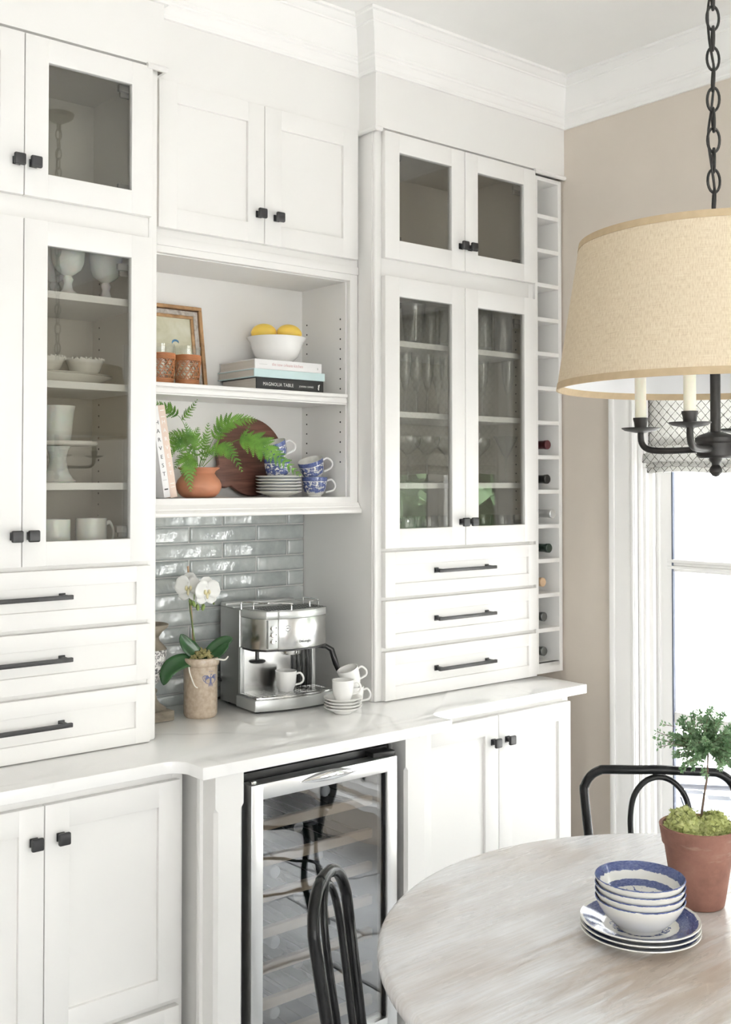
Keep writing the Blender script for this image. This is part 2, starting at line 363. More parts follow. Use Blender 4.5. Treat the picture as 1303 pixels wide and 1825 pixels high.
def tube(bm, pts, r, seg=8, closed=False, caps=True):
    pts = [Vector(p) for p in pts]; n = len(pts); rr = r if isinstance(r, (list, tuple)) else [r]*n
    tang = []
    for i in range(n):
        a = pts[(i-1) % n] if (closed or i > 0) else pts[i]; b = pts[(i+1) % n] if (closed or i < n-1) else pts[i]
        tang.append((b-a).normalized())
    up = Vector((0, 0, 1)) if abs(tang[0].z) < .9 else Vector((1, 0, 0))
    u = (up-tang[0]*up.dot(tang[0])).normalized(); rings = []
    for i in range(n):
        u = u-tang[i]*u.dot(tang[i])
        u = u.normalized() if u.length > 1e-6 else tang[i].orthogonal().normalized()
        w = tang[i].cross(u)
        rings.append([bm.verts.new(pts[i]+(u*math.cos(2*PI*k/seg)+w*math.sin(2*PI*k/seg))*rr[i]) for k in range(seg)])
    for i in range(n if closed else n-1):
        A, B = rings[i], rings[(i+1) % n]
        for k in range(seg): bm.faces.new((A[k], A[(k+1) % seg], B[(k+1) % seg], B[k]))
    if caps and not closed:
        bm.faces.new(rings[0][::-1]); bm.faces.new(rings[-1])
    return bm
def arc(cx, cy, r, a0, a1, n=10, rx=None):
    return [(cx+(rx or r)*math.cos(a0+(a1-a0)*i/n), cy+r*math.sin(a0+(a1-a0)*i/n)) for i in range(n+1)]
def smooth_path(pts, n=8):
    # Catmull-Rom through the points
    P = [Vector(p) for p in pts]; out = []
    for i in range(len(P)-1):
        p0 = P[max(i-1, 0)]; p1 = P[i]; p2 = P[i+1]; p3 = P[min(i+2, len(P)-1)]
        for k in range(n):
            t = k/n
            out.append(.5*((2*p1)+(p2-p0)*t+(2*p0-5*p1+4*p2-p3)*t*t+(3*p1-p0-3*p2+p3)*t**3))
    out.append(P[-1]); return out
def obj(name, bm, mat, parent=None, smooth=40, world=False):
    bmesh.ops.recalc_face_normals(bm, faces=bm.faces[:])
    if world and parent is not None:
        p = parent; off = Vector((0, 0, 0))
        while p is not None: off += p.location; p = p.parent
        bmesh.ops.translate(bm, verts=bm.verts[:], vec=-off)
    me = bpy.data.meshes.new(name); bm.to_mesh(me); bm.free()
    for m in (mat if isinstance(mat, (list, tuple)) else [mat]): me.materials.append(MATS[m])
    if smooth:
        me.polygons.foreach_set('use_smooth', [True]*len(me.polygons)); me.set_sharp_from_angle(angle=R(smooth))
    o = bpy.data.objects.new(name, me); col.objects.link(o)
    if parent is not None: o.parent = parent
    return o
def tag(o, label, cat, group=None):
    o['label'] = label; o['category'] = cat
    if group: o['group'] = group
    return o
def thing(name, label, cat, loc=(0, 0, 0), rotz=0.0, group=None):
    o = bpy.data.objects.new(name, None); o.empty_display_size = .05; col.objects.link(o)
    o.location = loc; o.rotation_euler = (0, 0, rotz); return tag(o, label, cat, group)
def struct(name, bm, mat, parent=None, label=None, smooth=40):
    o = obj(name, bm, mat, parent, smooth)
    if parent is None: o['kind'] = 'structure'
    if label: o['label'] = label
    return o
def copy_tree(o, parent=None):
    c = o.copy(); col.objects.link(c); c.parent = parent
    for ch in list(o.children): copy_tree(ch, c)
    return c
def dup(root, loc, rot=None, label=None, group=None):
    c = copy_tree(root); c.location = loc
    if rot is not None: c.rotation_euler = rot if isinstance(rot, tuple) else (0, 0, rot)
    if label: c['label'] = label
    if group: c['group'] = group
    return c
def inst(name, mesh_o, parent, loc, rot=(0, 0, 0), scale=(1, 1, 1)):
    o = bpy.data.objects.new(name, mesh_o.data); col.objects.link(o); o.parent = parent
    o.location = loc; o.rotation_euler = rot; o.scale = scale; return o
def text(name, s, size, mat, parent, m4, extrude=.0003, align='LEFT', spacing=1.0, valign='BOTTOM_BASELINE', sx=1.0):
    cu = bpy.data.curves.new(name, 'FONT'); cu.body = s; cu.size = size; cu.extrude = extrude; cu.align_x = align; cu.space_character = spacing
    cu.resolution_u = 3
    t = bpy.data.objects.new(name, cu); col.objects.link(t)
    bpy.context.view_layer.update()
    me = bpy.data.meshes.new_from_object(t.evaluated_get(bpy.context.evaluated_depsgraph_get()))
    bpy.data.objects.remove(t); bpy.data.curves.remove(cu)
    me.transform(m4 @ Matrix.Diagonal((sx, 1, 1, 1))); me.materials.clear(); me.materials.append(MATS[mat])
    o = bpy.data.objects.new(name, me); col.objects.link(o); o.parent = parent; return o
FACE_FRONT = Matrix.Rotation(PI/2, 4, 'X')      # text lying in XY -> facing -Y, upright

# ------------------------------------------------------------------ the room
bm = new(); box(bm, XL-.2, YF-.2, -.20, XW+.25, YB+.2, -.012)
floor = struct('floor', bm, 'floor_grout', label='stone tiled floor with dark joints')
TS = .46
def slab(w, d, bev=.006):
    b = new(); box(b, -w/2, -d/2, -.012, w/2, d/2, 0.0, bev); return b
proto = None; ang = 0.0; n = 0
y = YF+.02
while y+TS < YB:
    x = XL+.02 + (TS*.5 if n % 2 else 0)
    while x+TS < XW+.1:
        if proto is None: proto = obj('tile', slab(TS-.012, TS-.012), 'slate', floor); t = proto
        else: t = inst('tile', proto, floor, (0, 0, 0))
        t.location = (x+TS/2, y+TS/2, rng.uniform(-.0015, .0015)); t.rotation_euler = (0, 0, rng.choice((0, PI/2, PI, -PI/2)))
        x += TS
    y += TS; n += 1
bm = new(); box(bm, XL-.2, YF-.2, ZC, XW+.25, YB+.2, ZC+.15); struct('ceiling', bm, 'ceiling_paint', label='white ceiling')
bm = new(); box(bm, XL-.2, YB, -.012, XW+.25, YB+.2, ZC); wall_back = struct('wall_back', bm, 'wall_paint', label='wall behind the built-in cabinets')
bm = new(); box(bm, 1.29, YB-.0012, .89, 2.2075, YB, 1.56); obj('grout_bed', bm, 'grout', wall_back, 0)
def wall_x(name, x0, x1, openings, zr, ya, yb, mat, label):
    b = new(); ys = sorted(openings); cur = ya
    for a, c in ys:
        box(b, x0, cur, -.012, x1, a, ZC); box(b, x0, a, -.012, x1, c, zr[0]); box(b, x0, a, zr[1], x1, c, ZC); cur = c
    box(b, x0, cur, -.012, x1, yb, ZC); return struct(name, b, mat, label=label, smooth=0)
wall_x('wall_right', XW, XW+.20, WIN_Y, WIN_Z, YF, YB, 'wall_paint', 'greige painted wall with tall windows')
wall_x('wall_left', XL-.2, XL, LWIN_Y, LWIN_Z, YF, YB, 'room_paint', 'pale wall behind the photographer')
b = new(); cur = XL
for a, c in FILL_WIN_X:
    box(b, cur, YF-.2, -.012, a, YF, ZC); box(b, a, YF-.2, -.012, c, YF, LWIN_Z[0]); box(b, a, YF-.2, LWIN_Z[1], c, YF, ZC); cur = c
box(b, cur, YF-.2, -.012, XW, YF, ZC); struct('wall_front', b, 'room_paint', label='pale wall opposite the cabinets', smooth=0)

# glazed tiles of the backsplash: running bond, real joints
tw, th, pit, px_ = .2485, .0485, .0515, .2525
def tile_mesh(w, wav):
    b = new(); us = [0, .0028, .007, w*.5, w-.007, w-.0028, w]; vs_ = [0, .0028, .007, th-.007, th-.0028, th]; g = []
    for i, u in enumerate(us):
        colv = []
        for j, v in enumerate(vs_):
            e_ = min(i, 6-i, j, 5-j); h = (.001, .0062, .0076, .0076)[e_]+mnoise.noise(Vector((u*40+wav*9, v*60, wav)))*.0005*(e_ > 1)
            colv.append(b.verts.new((u-w/2, -h, v-th/2)))
        g.append(colv)
    for i in range(6):
        for j in range(5): b.faces.new((g[i][j], g[i+1][j], g[i+1][j+1], g[i][j+1]))
    return b
z = 1.4083 - 10*pit; row = -10; tiles_full = [obj('glazed_tile', tile_mesh(tw, k), 'glazed_tile', wall_back, smooth=60) for k in range(4)]
used = [False]*4; half = {}
while z < 1.52:
    x0 = (1.7641 if row % 2 == 0 else 1.8875) - px_*2
    for k in range(5):
        xa = x0+k*px_; xb = xa+tw
        ca, cb = max(xa, 1.30), min(xb, 2.207)
        if cb-ca > .02:
            if cb-ca > tw-.001:
                v = rng.randrange(4)
                if not used[v]: t = tiles_full[v]; used[v] = True
                else: t = inst('glazed_tile', tiles_full[v], wall_back, (0, 0, 0))
            else: t = obj('glazed_tile', tile_mesh(cb-ca, rng.random()*9), 'glazed_tile', wall_back, smooth=60)
            t.location = ((ca+cb)/2, YB-.0010, z+pit/2)
    z += pit; row += 1
for v in range(4):
    if not used[v]: bpy.data.objects.remove(tiles_full[v])

# fascia and crown moulding, following the stepped cabinet fronts
FY, NY = 2.605, 2.688
fpoly = [(.668, FY), (1.452, FY), (1.452, NY), (2.203, NY), (2.203, FY), (XW, FY), (XW, YB), (.668, YB)]
bm = new(); prism(bm, fpoly, 2.722, ZC); struct('trim_1', bm, 'paint', label='plain fascia above the cabinets', smooth=0)
def sweep(path, prof):
    b = new(); n = len(path); rings = []
    for i, p in enumerate(path):
        p = Vector(p); d0 = (p-Vector(path[i-1])).normalized() if i else None; d1 = (Vector(path[i+1])-p).normalized() if i < n-1 else None
        n0 = Vector((d0.y, -d0.x)) if d0 else None; n1 = Vector((d1.y, -d1.x)) if d1 else None
        if n0 is None: m = n1
        elif n1 is None: m = n0
        else:
            m = (n0+n1); m = m/m.length; m = m/max(.2, m.dot(n0))
        rings.append([b.verts.new((p.x+m.x*o, p.y+m.y*o, z)) for o, z in prof])
    for i in range(n-1):
        for k in range(len(prof)-1): b.faces.new((rings[i][k], rings[i+1][k], rings[i+1][k+1], rings[i][k+1]))
    for rg in (rings[0], rings[-1]): b.faces.new(rg)
    return b
crown = [(-.002, 2.893), (.010, 2.893), (.013, 2.899), (.013, 2.904), (.017, 2.908), (.021, 2.917), (.022, 2.926), (.026, 2.930), (.026, 2.936), (.031, 2.940), (.031, 2.946),
         (.028, 2.949), (.033, 2.970), (.044, 3.000), (.056, 3.022), (.060, 3.024), (.060, 3.029), (.066, 3.032), (.073, 3.040), (.078, 3.046), (.086, 3.048), (.086, ZC), (-.002, ZC)]
cpath = [(XL, YB), (.668, YB), (.668, FY), (1.452, FY), (1.452, NY), (2.203, NY), (2.203, FY), (XW, FY), (XW, YF)]
struct('trim_2', sweep(cpath, crown), 'trim', label='white stepped crown moulding under the ceiling', smooth=25)
bead = [(-.002, 2.708), (.006, 2.708), (.010, 2.712), (.010, 2.718), (.004, 2.724), (-.002, 2.724)]
bm = sweep([(1.40, FY), (1.452, FY), (1.452, NY)], bead)
struct('trim_3', bm, 'paint', label='small cap bead under the fascia corner', smooth=25)
bm = sweep([(2.203, NY), (2.203, FY), (2.225, FY)], bead); struct('trim_4', bm, 'paint', label='small cap bead above the tall cabinet corner', smooth=25)
bm = sweep([(2.945, FY), (XW, FY)], bead); struct('trim_5', bm, 'paint', label='small cap bead above the wine rack', smooth=25)

# windows
def window(n, y0, y1, full=True):
    """casing, jamb, sashes with real rails and panes, in the wall at X = XW"""
    z0, z1 = WIN_Z; cw = .105; b = new()
    def casing(ya, yb, za, zb, vert=True):
        box(b, XW-.020, ya, za, XW, yb, zb, .003)
    casing(y1, y1+cw, z0-.02, z1+cw); casing(y0-cw, y0, z0-.02, z1+cw); casing(y0, y1, z1, z1+cw)
    box(b, XW-.028, y1+cw-.022, z0-.02, XW-.018, y1+cw, z1+cw, .004); box(b, XW-.028, y0-cw, z0-.02, XW-.018, y0-cw+.022, z1+cw, .004)
    box(b, XW-.024, y1+.004, z0-.02, XW-.018, y1+.016, z1, .003)
    box(b, XW-.07, y0-cw-.02, z0-.055, XW+.02, y1+cw+.02, z0-.02, .006)          # stool
    w = struct('window_%d' % n, b, 'trim', label='tall white window with a printed cloth shade' if n == 1 else 'tall white window further along the wall')
    def prt(nm, bb, m='trim', par=w): return obj(nm, bb, m, par)
    b = new(); X0, X1 = XW+.0, XW+.2
    box(b, X0, y1-.012, z0, X1, y1+.001, z1); box(b, X0, y0-.001, z0, X1, y0+.012, z1); box(b, X0, y0, z1-.012, X1, y1, z1+.001); box(b, X0, y0, z0-.001, X1, y1, z0+.03)
    for s, yy in ((-1, y1), (1, y0)):                                            # stops stepping down the jamb
        for xa, dd in ((.012, .024), (.040, .032), (.062, .040)): box(b, XW+xa, yy+s*.010, z0, XW+xa+.016, yy+s*dd, z1, .003)
    prt('jamb', b)
    gx = XW+.09; ym = (y0+y1)/2
    b = new(); box(b, gx-.02, ym-.022, z0, gx+.02, ym+.022, z1, .004); prt('mullion', b)
    for k, (ya, yb) in enumerate(((ym+.022, y1-.010), (y0+.010, ym-.022))):
        b = new(); sw = .075 if k == 0 else .028
        box(b, gx-.018, yb-sw, z0, gx+.018, yb, z1, .004); box(b, gx-.018, ya, z0, gx+.018, ya+.028, z1, .004)
        box(b, gx-.018, ya, z1-.06, gx+.018, yb, z1, .004); box(b, gx-.018, ya, z0, gx+.018, yb, z0+.10, .004)
        s = prt('sash', b)
        b = new()
        for j, (xx, zz, hh) in enumerate(((-.014, 1.296, .010), (-.022, 1.305, .011), (-.016, 1.316, .010), (-.020, 1.326, .012))): box(b, gx+xx, ya+.02, zz, gx+.02, yb-.055 if k == 0 else yb-.03, zz+hh, .003)
        obj('meeting_rail', b, 'trim', s)
        b = new(); box(b, gx-.016, ya+.03, .783, gx+.018, yb-.05, .821, .004); obj('lower_rail', b, 'trim', s)
        for za, zb in ((z0+.09, .79), (.815, 1.30), (1.33, z1-.05)):
            b = new(); box(b, gx-.002, ya+.03, za, gx+.002, yb-.03, zb); obj('pane', b, 'window_glass', s, 0)
        b = new(); box(b, gx-.019, yb-sw-.004, z0+.1, gx-.008, yb-sw+.001, z1-.06); obj('glazing_bead', b, 'outdoor_blue', s, 0)
    return w
for i, (a, c) in enumerate(WIN_Y): window(i+1, a, c)
def fill_window(n, axis, lo, hi, at, zr):
    b = new(); fr = .07
    def bar(a0, a1, za, zb, t=.05):
        if axis == 'x': box(b, at-t, a0, za, at+t, a1, zb, .004)
        else: box(b, a0, at-t, za, a1, at+t, zb, .004)
    bar(lo, lo+fr, *zr); bar(hi-fr, hi, *zr); bar(lo, hi, zr[0], zr[0]+fr); bar(lo, hi, zr[1]-fr, zr[1]); m = (lo+hi)/2; bar(m-.03, m+.03, *zr)
    w = struct('window_%d' % n, b, 'trim', label='large unseen window added behind the photographer for fill light')
    for a0, a1 in ((lo+fr, m-.03), (m+.03, hi-fr)):
        b = new()
        if axis == 'x': box(b, at-.003, a0, zr[0]+fr, at+.003, a1, zr[1]-fr)
        else: box(b, a0, at-.003, zr[0]+fr, a1, at+.003, zr[1]-fr)
        obj('pane', b, 'window_glass', w, 0)
k = 4
for a, c in LWIN_Y: fill_window(k, 'x', a, c, XL-.1, LWIN_Z); k += 1
for a, c in FILL_WIN_X: fill_window(k, 'y', a, c, YF-.1, LWIN_Z); k += 1
bm = new(); box(bm, XW-.016, YF, -.012, XW, WIN_Y[2][0]-.11, .15, .003); struct('baseboard_right', bm, 'trim')
bm = new(); box(bm, XW-.016, WIN_Y[0][1]+.107, -.012, XW, 2.60, .15, .003); struct('baseboard_corner', bm, 'trim')

def roman_shade(y0, y1, n, label):
    t = thing('roman_shade', label, 'window shade', (XW+.02, (y0+y1)/2, 1.63), 0, 'printed cloth shades')
    hw = (y1-y0)/2-.012
    def cloth(prof, nm):
        b = new(); uvl = b.loops.layers.uv.new('UVMap'); ny = 24; g = []
        acc = [0.0]
        for p, q in zip(prof, prof[1:]): acc.append(acc[-1]+math.hypot(q[0]-p[0], q[1]-p[1]))
        for i, (xo, zo) in enumerate(prof):
            g.append([b.verts.new((xo+.004*math.sin(j*1.3+i)*.4, -hw+2*hw*j/ny, zo+.003*math.sin(j*.7))) for j in range(ny+1)])
        for i in range(len(prof)-1):
            for j in range(ny):
                f = b.faces.new((g[i][j], g[i][j+1], g[i+1][j+1], g[i+1][j]))
                for l, (a, c) in zip(f.loops, ((i, j), (i, j+1), (i+1, j+1), (i+1, j))): l[uvl].uv = (2*hw*c/ny, acc[a])
        o = obj(nm, b, 'lattice_cloth', t, 60); md = o.modifiers.new('thick', 'SOLIDIFY'); md.thickness = .003; return o
    cloth([(.030, .80), (.022, .40), (.012, .115), (.004, .095), (.012, .092)], 'cloth_panel')
    cloth([(.016, .115), (.0, .088), (-.012, .065), (-.014, .042), (.0, .034), (.010, .04)], 'cloth_fold')
    cloth([(.012, .05), (-.006, .034), (-.010, .022), (.004, .018)], 'cloth_fold')
    cloth([(.012, .034), (-.002, .018), (-.004, .004), (.008, .002)], 'cloth_fold')
    b = new(); box(b, .012, -hw, .76, .05, hw, .80, .002); obj('head_rail', b, 'trim', t)
for i, (a, c) in enumerate(WIN_Y):
    roman_shade(a, c, i, ['white cloth shade with grey diamond print, in the window nearest the wine rack', 'white cloth shade with grey diamond print, in the middle window', 'white cloth shade with grey diamond print, in the window furthest from the wine rack'][i])
# ------------------------------------------------------------------ built-in cabinets
def knob(parent, x, y, z):
    b = new(); box(b, -.010, -.004, -.010, .010, 0, .010, .0015); box(b, -.006, -.020, -.006, .006, -.003, .006, .001); box(b, -.0145, -.030, -.0145, .0145, -.019, .0145, .004, 3)
    k = obj('knob', b, 'black_metal', parent); k.location = Vector((x, y, z))-WL(parent); return k
def WL(o):
    v = Vector((0, 0, 0))
    while o is not None: v += o.location; o = o.parent
    return v
def frame_mesh(x0, x1, z0, z1, yf, w, t, wt=None):
    b = new(); wt = wt or w; bv = .0016
    box(b, x0, yf, z0, x0+w, yf+t, z1, bv); box(b, x1-w, yf, z0, x1, yf+t, z1, bv)
    box(b, x0+w-.001, yf, z1-wt, x1-w+.001, yf+t, z1, bv); box(b, x0+w-.001, yf, z0, x1-w+.001, yf+t, z0+wt, bv); return b
def door(T, x0, x1, z0, z1, yf, glass, kx=None, kz=None, w=.061, t=.02, hinge=None):
    o = obj('door', frame_mesh(x0, x1, z0, z1, yf, w, t), 'paint', T, 40, True)
    b = new()
    if glass: box(b, x0+w-.004, yf+.011, z0+w-.004, x1-w+.004, yf+.014, z1-w+.004); obj('pane', b, 'cabinet_glass', o, 0, True)
    else: box(b, x0+w-.003, yf+.010, z0+w-.003, x1-w+.003, yf+.017, z1-w+.003, .001); obj('panel', b, 'paint', o, 0, True)
    if kx is not None: knob(o, kx, yf, kz)
    if hinge:
        s = 1 if hinge == 'R' else -1; xe = x1-.03 if hinge == 'R' else x0+.03
        for zz in (z0+.085, z1-.085) if z1-z0 > .5 else (z0+.07, z1-.07):
            b = new(); box(b, xe-s*.058, yf+.022, zz-.008, xe+s*.0, yf+.034, zz+.010, .002); box(b, xe-s*.05, yf+.030, zz-.022, xe-s*.012, yf+.040, zz+.004, .004)
            obj('hinge', b, 'hinge_metal', o, 40, True)
    return o
def pull(parent, xa, xb, y, z):
    """flat bar pull on two posts with square feet; y = face it is fixed to"""
    b = new()
    for x in (xa+.016, xb-.016):
        box(b, x-.0085, y-.004, z-.0085, x+.0085, y, z+.0085, .001); box(b, x-.0055, y-.030, z-.0055, x+.0055, y-.003, z+.0055, .001)
    box(b, xa, y-.036, z-.0055, xb, y-.026, z+.0055, .0015)
    return obj('handle', b, 'black_metal', parent, 40, True)
def drawer(T, x0, x1, z0, z1, yf, px=None, plen=.268):
    o = obj('drawer', frame_mesh(x0, x1, z0, z1, yf, .042, .02), 'paint', T, 40, True)
    b = new(); box(b, x0+.040, yf+.009, z0+.040, x1-.040, yf+.017, z1-.040, .001); obj('panel', b, 'paint', o, 0, True)
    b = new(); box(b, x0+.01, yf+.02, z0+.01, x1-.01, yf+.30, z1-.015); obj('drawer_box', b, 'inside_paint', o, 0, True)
    if px: pull(o, px-plen/2, px+plen/2, yf+.009, (z0+z1)/2+.004)
    return o
Z0 = .911
FF = 2.62; DF = 2.60
ZD = [(.914, 1.066), (1.079, 1.226), (1.237, 1.380)]
ZLO = (1.391, 2.253); ZUP = (2.310, 2.714)
def pin_holes(T, x, ys, zs, s):
    b = new()
    for yy in ys:
        for zz in zs: bmesh.ops.create_cone(b, cap_ends=True, segments=8, radius1=.0028, radius2=.0028, depth=.0012, matrix=Matrix.Translation((x, yy, zz)) @ Matrix.Rotation(PI/2, 4, 'Y'))
    o = obj('shelf_pin_holes', b, 'rubber', T, 0, True); o['kind'] = 'stuff'
def tower(x0, x1, dx, label, shelves, right):
    """x0..x1 outer sides, dx = the line where the two doors meet"""
    T = thing('tall_cabinet', label, 'cabinet', ((x0+x1)/2, 2.80, Z0))
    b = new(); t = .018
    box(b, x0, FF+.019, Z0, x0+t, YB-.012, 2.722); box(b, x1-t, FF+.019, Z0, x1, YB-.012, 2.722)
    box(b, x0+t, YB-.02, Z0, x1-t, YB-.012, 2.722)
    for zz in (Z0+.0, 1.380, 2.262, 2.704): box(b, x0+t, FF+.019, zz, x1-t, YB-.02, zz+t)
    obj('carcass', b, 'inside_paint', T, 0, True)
    b = new(); s = .034                      # face frame
    bv = .006
    box(b, x0, FF, Z0, x0+s, FF+.02, 2.722, bv, 3); box(b, x1-s, FF, Z0, x1, FF+.02, 2.722, bv, 3)
    for za, zb in ((Z0, .925), (1.060, 1.086), (1.220, 1.244), (1.374, 1.400), (2.244, 2.320), (2.705, 2.722)): box(b, x0+s-.008, FF, za, x1-s+.008, FF+.02, zb, .001)
    obj('face_frame', b, 'paint', T, 40, True)
    if right:
        b = new(); box(b, x0-.002, FF+.012, Z0, x0+.003, YB-.001, 2.722); obj('side_panel', b, 'paint', T, 0, True)
    L, Rr = x0+.027, x1-.010 if right else x1-.027
    g = .0012
    door(T, L, dx-g, *ZUP, DF, True, dx-.021, ZUP[0]+.080, hinge='L'); door(T, dx+g, Rr, *ZUP, DF, True, dx+.021, ZUP[0]+.080, hinge='R')
    door(T, L, dx-g, *ZLO, DF, True, dx-.021, ZLO[0]+.077, hinge='L'); door(T, dx+g, Rr, *ZLO, DF, True, dx+.021, ZLO[0]+.077, hinge='R')
    for za, zb in ZD: drawer(T, L, Rr, za, zb, DF, dx-.010)
    for i, zz in enumerate(shelves):
        b = new(); box(b, x0+t+.002, 2.655, zz-.019, x1-t-.002, YB-.022, zz, .001); obj('shelf', b, 'paint', T, 0, True)
    pin_holes(T, x1-t-.0003, (2.69, 2.93), [1.44+.032*k for k in range(25)], 1)
    return T
TL_ = tower(.680, 1.443, 1.0625, 'tall white cabinet whose glass doors show milk glass', (2.0905, 1.861, 1.599), False)
TR_ = tower(2.211, 2.957, 2.5925, 'tall white cabinet whose glass doors show clear stemware', (2.061, 1.830, 1.598), True)

# middle unit: two solid doors above an open shelf
NF = 2.700; ND = 2.680; NX0, NX1 = 1.447, 2.207
T = thing('open_shelf_cabinet', 'white wall cabinet with two solid doors over open shelves', 'cabinet', ((NX0+NX1)/2, 2.85, 1.502))
b = new(); ni0, ni1 = 1.470, 2.172; nb = 2.953
box(b, NX0, NF+.019, 1.530, ni0, YB-.014, 2.722); box(b, ni1, NF+.019, 1.530, NX1, YB-.014, 2.722); box(b, ni0, nb, 1.530, ni1, YB-.014, 2.722)
box(b, ni0, NF+.019, 1.534, ni1, nb, 1.554); box(b, ni0, NF+.019, 2.240, ni1, nb, 2.262); box(b, ni0, NF+.019, 2.70, ni1, nb, 2.722)
obj('carcass', b, 'paint', T, 0, True)
b = new()
box(b, NX0, NF, 1.505, 1.478, NF+.02, 2.722, .0015); box(b, 2.176, NF, 1.505, NX1, NF+.02, 2.722, .0015)
box(b, 1.477, NF, 2.2425, 2.177, NF+.02, 2.32, .0015); box(b, 1.477, NF, 1.512, 2.177, NF+.02, 1.554, .0015); box(b, 1.477, NF, 2.70, 2.177, NF+.02, 2.722)
box(b, NX0, NF-.006, 2.262, NX1, NF+.002, 2.288, .002)
obj('face_frame', b, 'paint', T, 40, True)
prof = [(-.012, 1.502), (.018, 1.502), (.021, 1.505), (.021, 1.512), (.017, 1.518), (.012, 1.521), (.012, 1.524), (.007, 1.530), (.004, 1.536), (-.012, 1.536)]
obj('bottom_moulding', sweep([(NX0, NF), (NX1, NF)], prof), 'paint', T, 30, True)
door(T, 1.4795, 1.8322, 2.3085, 2.7225, ND, False, 1.8105, 2.393, w=.058); door(T, 1.8346, 2.193, 2.3085, 2.7225, ND, False, 1.8745, 2.391, w=.060)
b = new(); box(b, ni0+.002, NF+.012, 1.850, ni1-.002, nb-.002, 1.878); box(b, ni0+.002, NF+.004, 1.869, ni1-.002, NF+.014, 1.880, .002); box(b, ni0+.002, NF+.007, 1.851, ni1-.002, NF+.014, 1.866, .002); box(b, ni0+.002, NF+.009, 1.846, ni1-.002, NF+.02, 1.850, .001)
obj('shelf', b, 'paint', T, 40, True)
pin_holes(T, ni1-.0003, (2.745, 2.925), [1.900+.032*k for k in range(8)], 1); pin_holes(T, ni1-.0003, (2.745, 2.925), [1.665+.032*k for k in range(6)], 1)
b = new(); box(b, NX0, NF+.01, 1.5025, NX1, YB-.014, 1.530); obj('underside', b, 'paint', T, 0, True)

# wine rack
RX0, RX1, RF = 2.958, 3.102, 2.613
T = thing('wine_rack', 'narrow white column of wine cubbies at the window corner', 'wine rack', ((RX0+RX1)/2, 2.8, .915))
b = new(); box(b, RX0, RF, .915, RX0+.014, YB-.012, 2.704, .001); box(b, RX1-.018, RF, .915, RX1, YB-.012, 2.704, .001); box(b, RX0+.013, YB-.03, .915, RX1-.017, YB-.012, 2.704)
box(b, RX0+.013, RF, .915, RX1-.017, RF+.02, .952, .001)
obj('rack_frame', b, 'paint', T, 40, True)
CELL = (2.692-.952)/14
CZ = [2.692-CELL*(i+1) for i in range(14)]      # floor of each cubby, from the top
for i in range(14):
    b = new(); box(b, RX0+.013, RF, CZ[i]-.015, RX1-.017, YB-.03, CZ[i], .001); obj('cubby_shelf', b, 'paint', T, 40, True)
b = new(); box(b, RX0+.013, RF, 2.689, RX1-.017, YB-.03, 2.704, .001); obj('top_board', b, 'paint', T, 40, True)

# base cabinets
BD, BF = 2.425, 2.445
def base_cabinet(x0, x1, dx, L, Rr, zd, label, low_drawer):
    T = thing('base_cabinet', label, 'cabinet', ((x0+x1)/2, 2.7, 0))
    b = new(); box(b, x0, BF+.019, .10, x0+.018, YB-.012, .879); box(b, x1-.018, BF+.019, .10, x1, YB-.012, .879, .001); box(b, x0, BF+.019, .10, x1, YB-.012, .12); box(b, x0, YB-.03, .1, x1, YB-.012, .879)
    box(b, x0, BF+.05, 0, x1, BF+.07, .10)
    obj('carcass', b, 'paint', T, 0, True)
    b = new(); box(b, x0, BF, .10, x0+.03, BF+.02, .879, .0015); box(b, x1-.03, BF, .10, x1, BF+.02, .879, .0015); box(b, x0+.029, BF, .845, x1-.029, BF+.02, .879, .001); box(b, x0+.029, BF, .285, x1-.029, BF+.02, .32, .001); box(b, x0+.029, BF, .10, x1-.029, BF+.02, .13, .001)
    obj('face_frame', b, 'paint', T, 40, True)
    door(T, L, dx-.0012, *zd, BD, False, dx-.027, .775, w=.06); door(T, dx+.0012, Rr, *zd, BD, False, dx+.038, .775, w=.06)
    if low_drawer:
        drawer(T, L, Rr, .11, .291, BD, dx)
    return T
base_cabinet(.66, 1.4235, 1.0497, .69, 1.4055, (.309, .853), 'white base cabinet with matte black knobs under the milk glass cabinet', True)
base_cabinet(2.175, 2.9266, 2.5646, 2.21, 2.9177, (.13, .8565), 'white base cabinet beside the window wall, right of the wine cooler', False)

# surround of the wine cooler, with chamfered posts
T = thing('cooler_surround', 'white surround with chamfered posts framing the wine cooler', 'cabinet', (1.798, 2.5, 0))
def post(xa, xb, flip):
    b = new(); ya, yb = 2.32, 2.378; c = .009
    box(b, xa, ya, .0, xb, yb, .879)
    # stopped chamfers along both front corners, below the stop
    bmesh.ops.bisect_plane(b, geom=b.verts[:]+b.edges[:]+b.faces[:], plane_co=(0, 0, .795), plane_no=(0, 0, 1)); bmesh.ops.bisect_plane(b, geom=b.verts[:]+b.edges[:]+b.faces[:], plane_co=(0, 0, .783), plane_no=(0, 0, 1)); bmesh.ops.bisect_plane(b, geom=b.verts[:]+b.edges[:]+b.faces[:], plane_co=(0, 0, .12), plane_no=(0, 0, 1))
    es = [e for e in b.edges if abs(e.verts[0].co.y-ya) < 1e-4 and abs(e.verts[1].co.y-ya) < 1e-4 and abs(e.verts[0].co.x-e.verts[1].co.x) < 1e-4 and .11 < min(e.verts[0].co.z, e.verts[1].co.z) and max(e.verts[0].co.z, e.verts[1].co.z) < .79]
    bmesh.ops.bevel(b, geom=es, offset=c, segments=1, affect='EDGES')
    obj('post', b, 'paint', T, 0, True)
post(1.4437, 1.5265, 0); post(2.072, 2.154, 1)
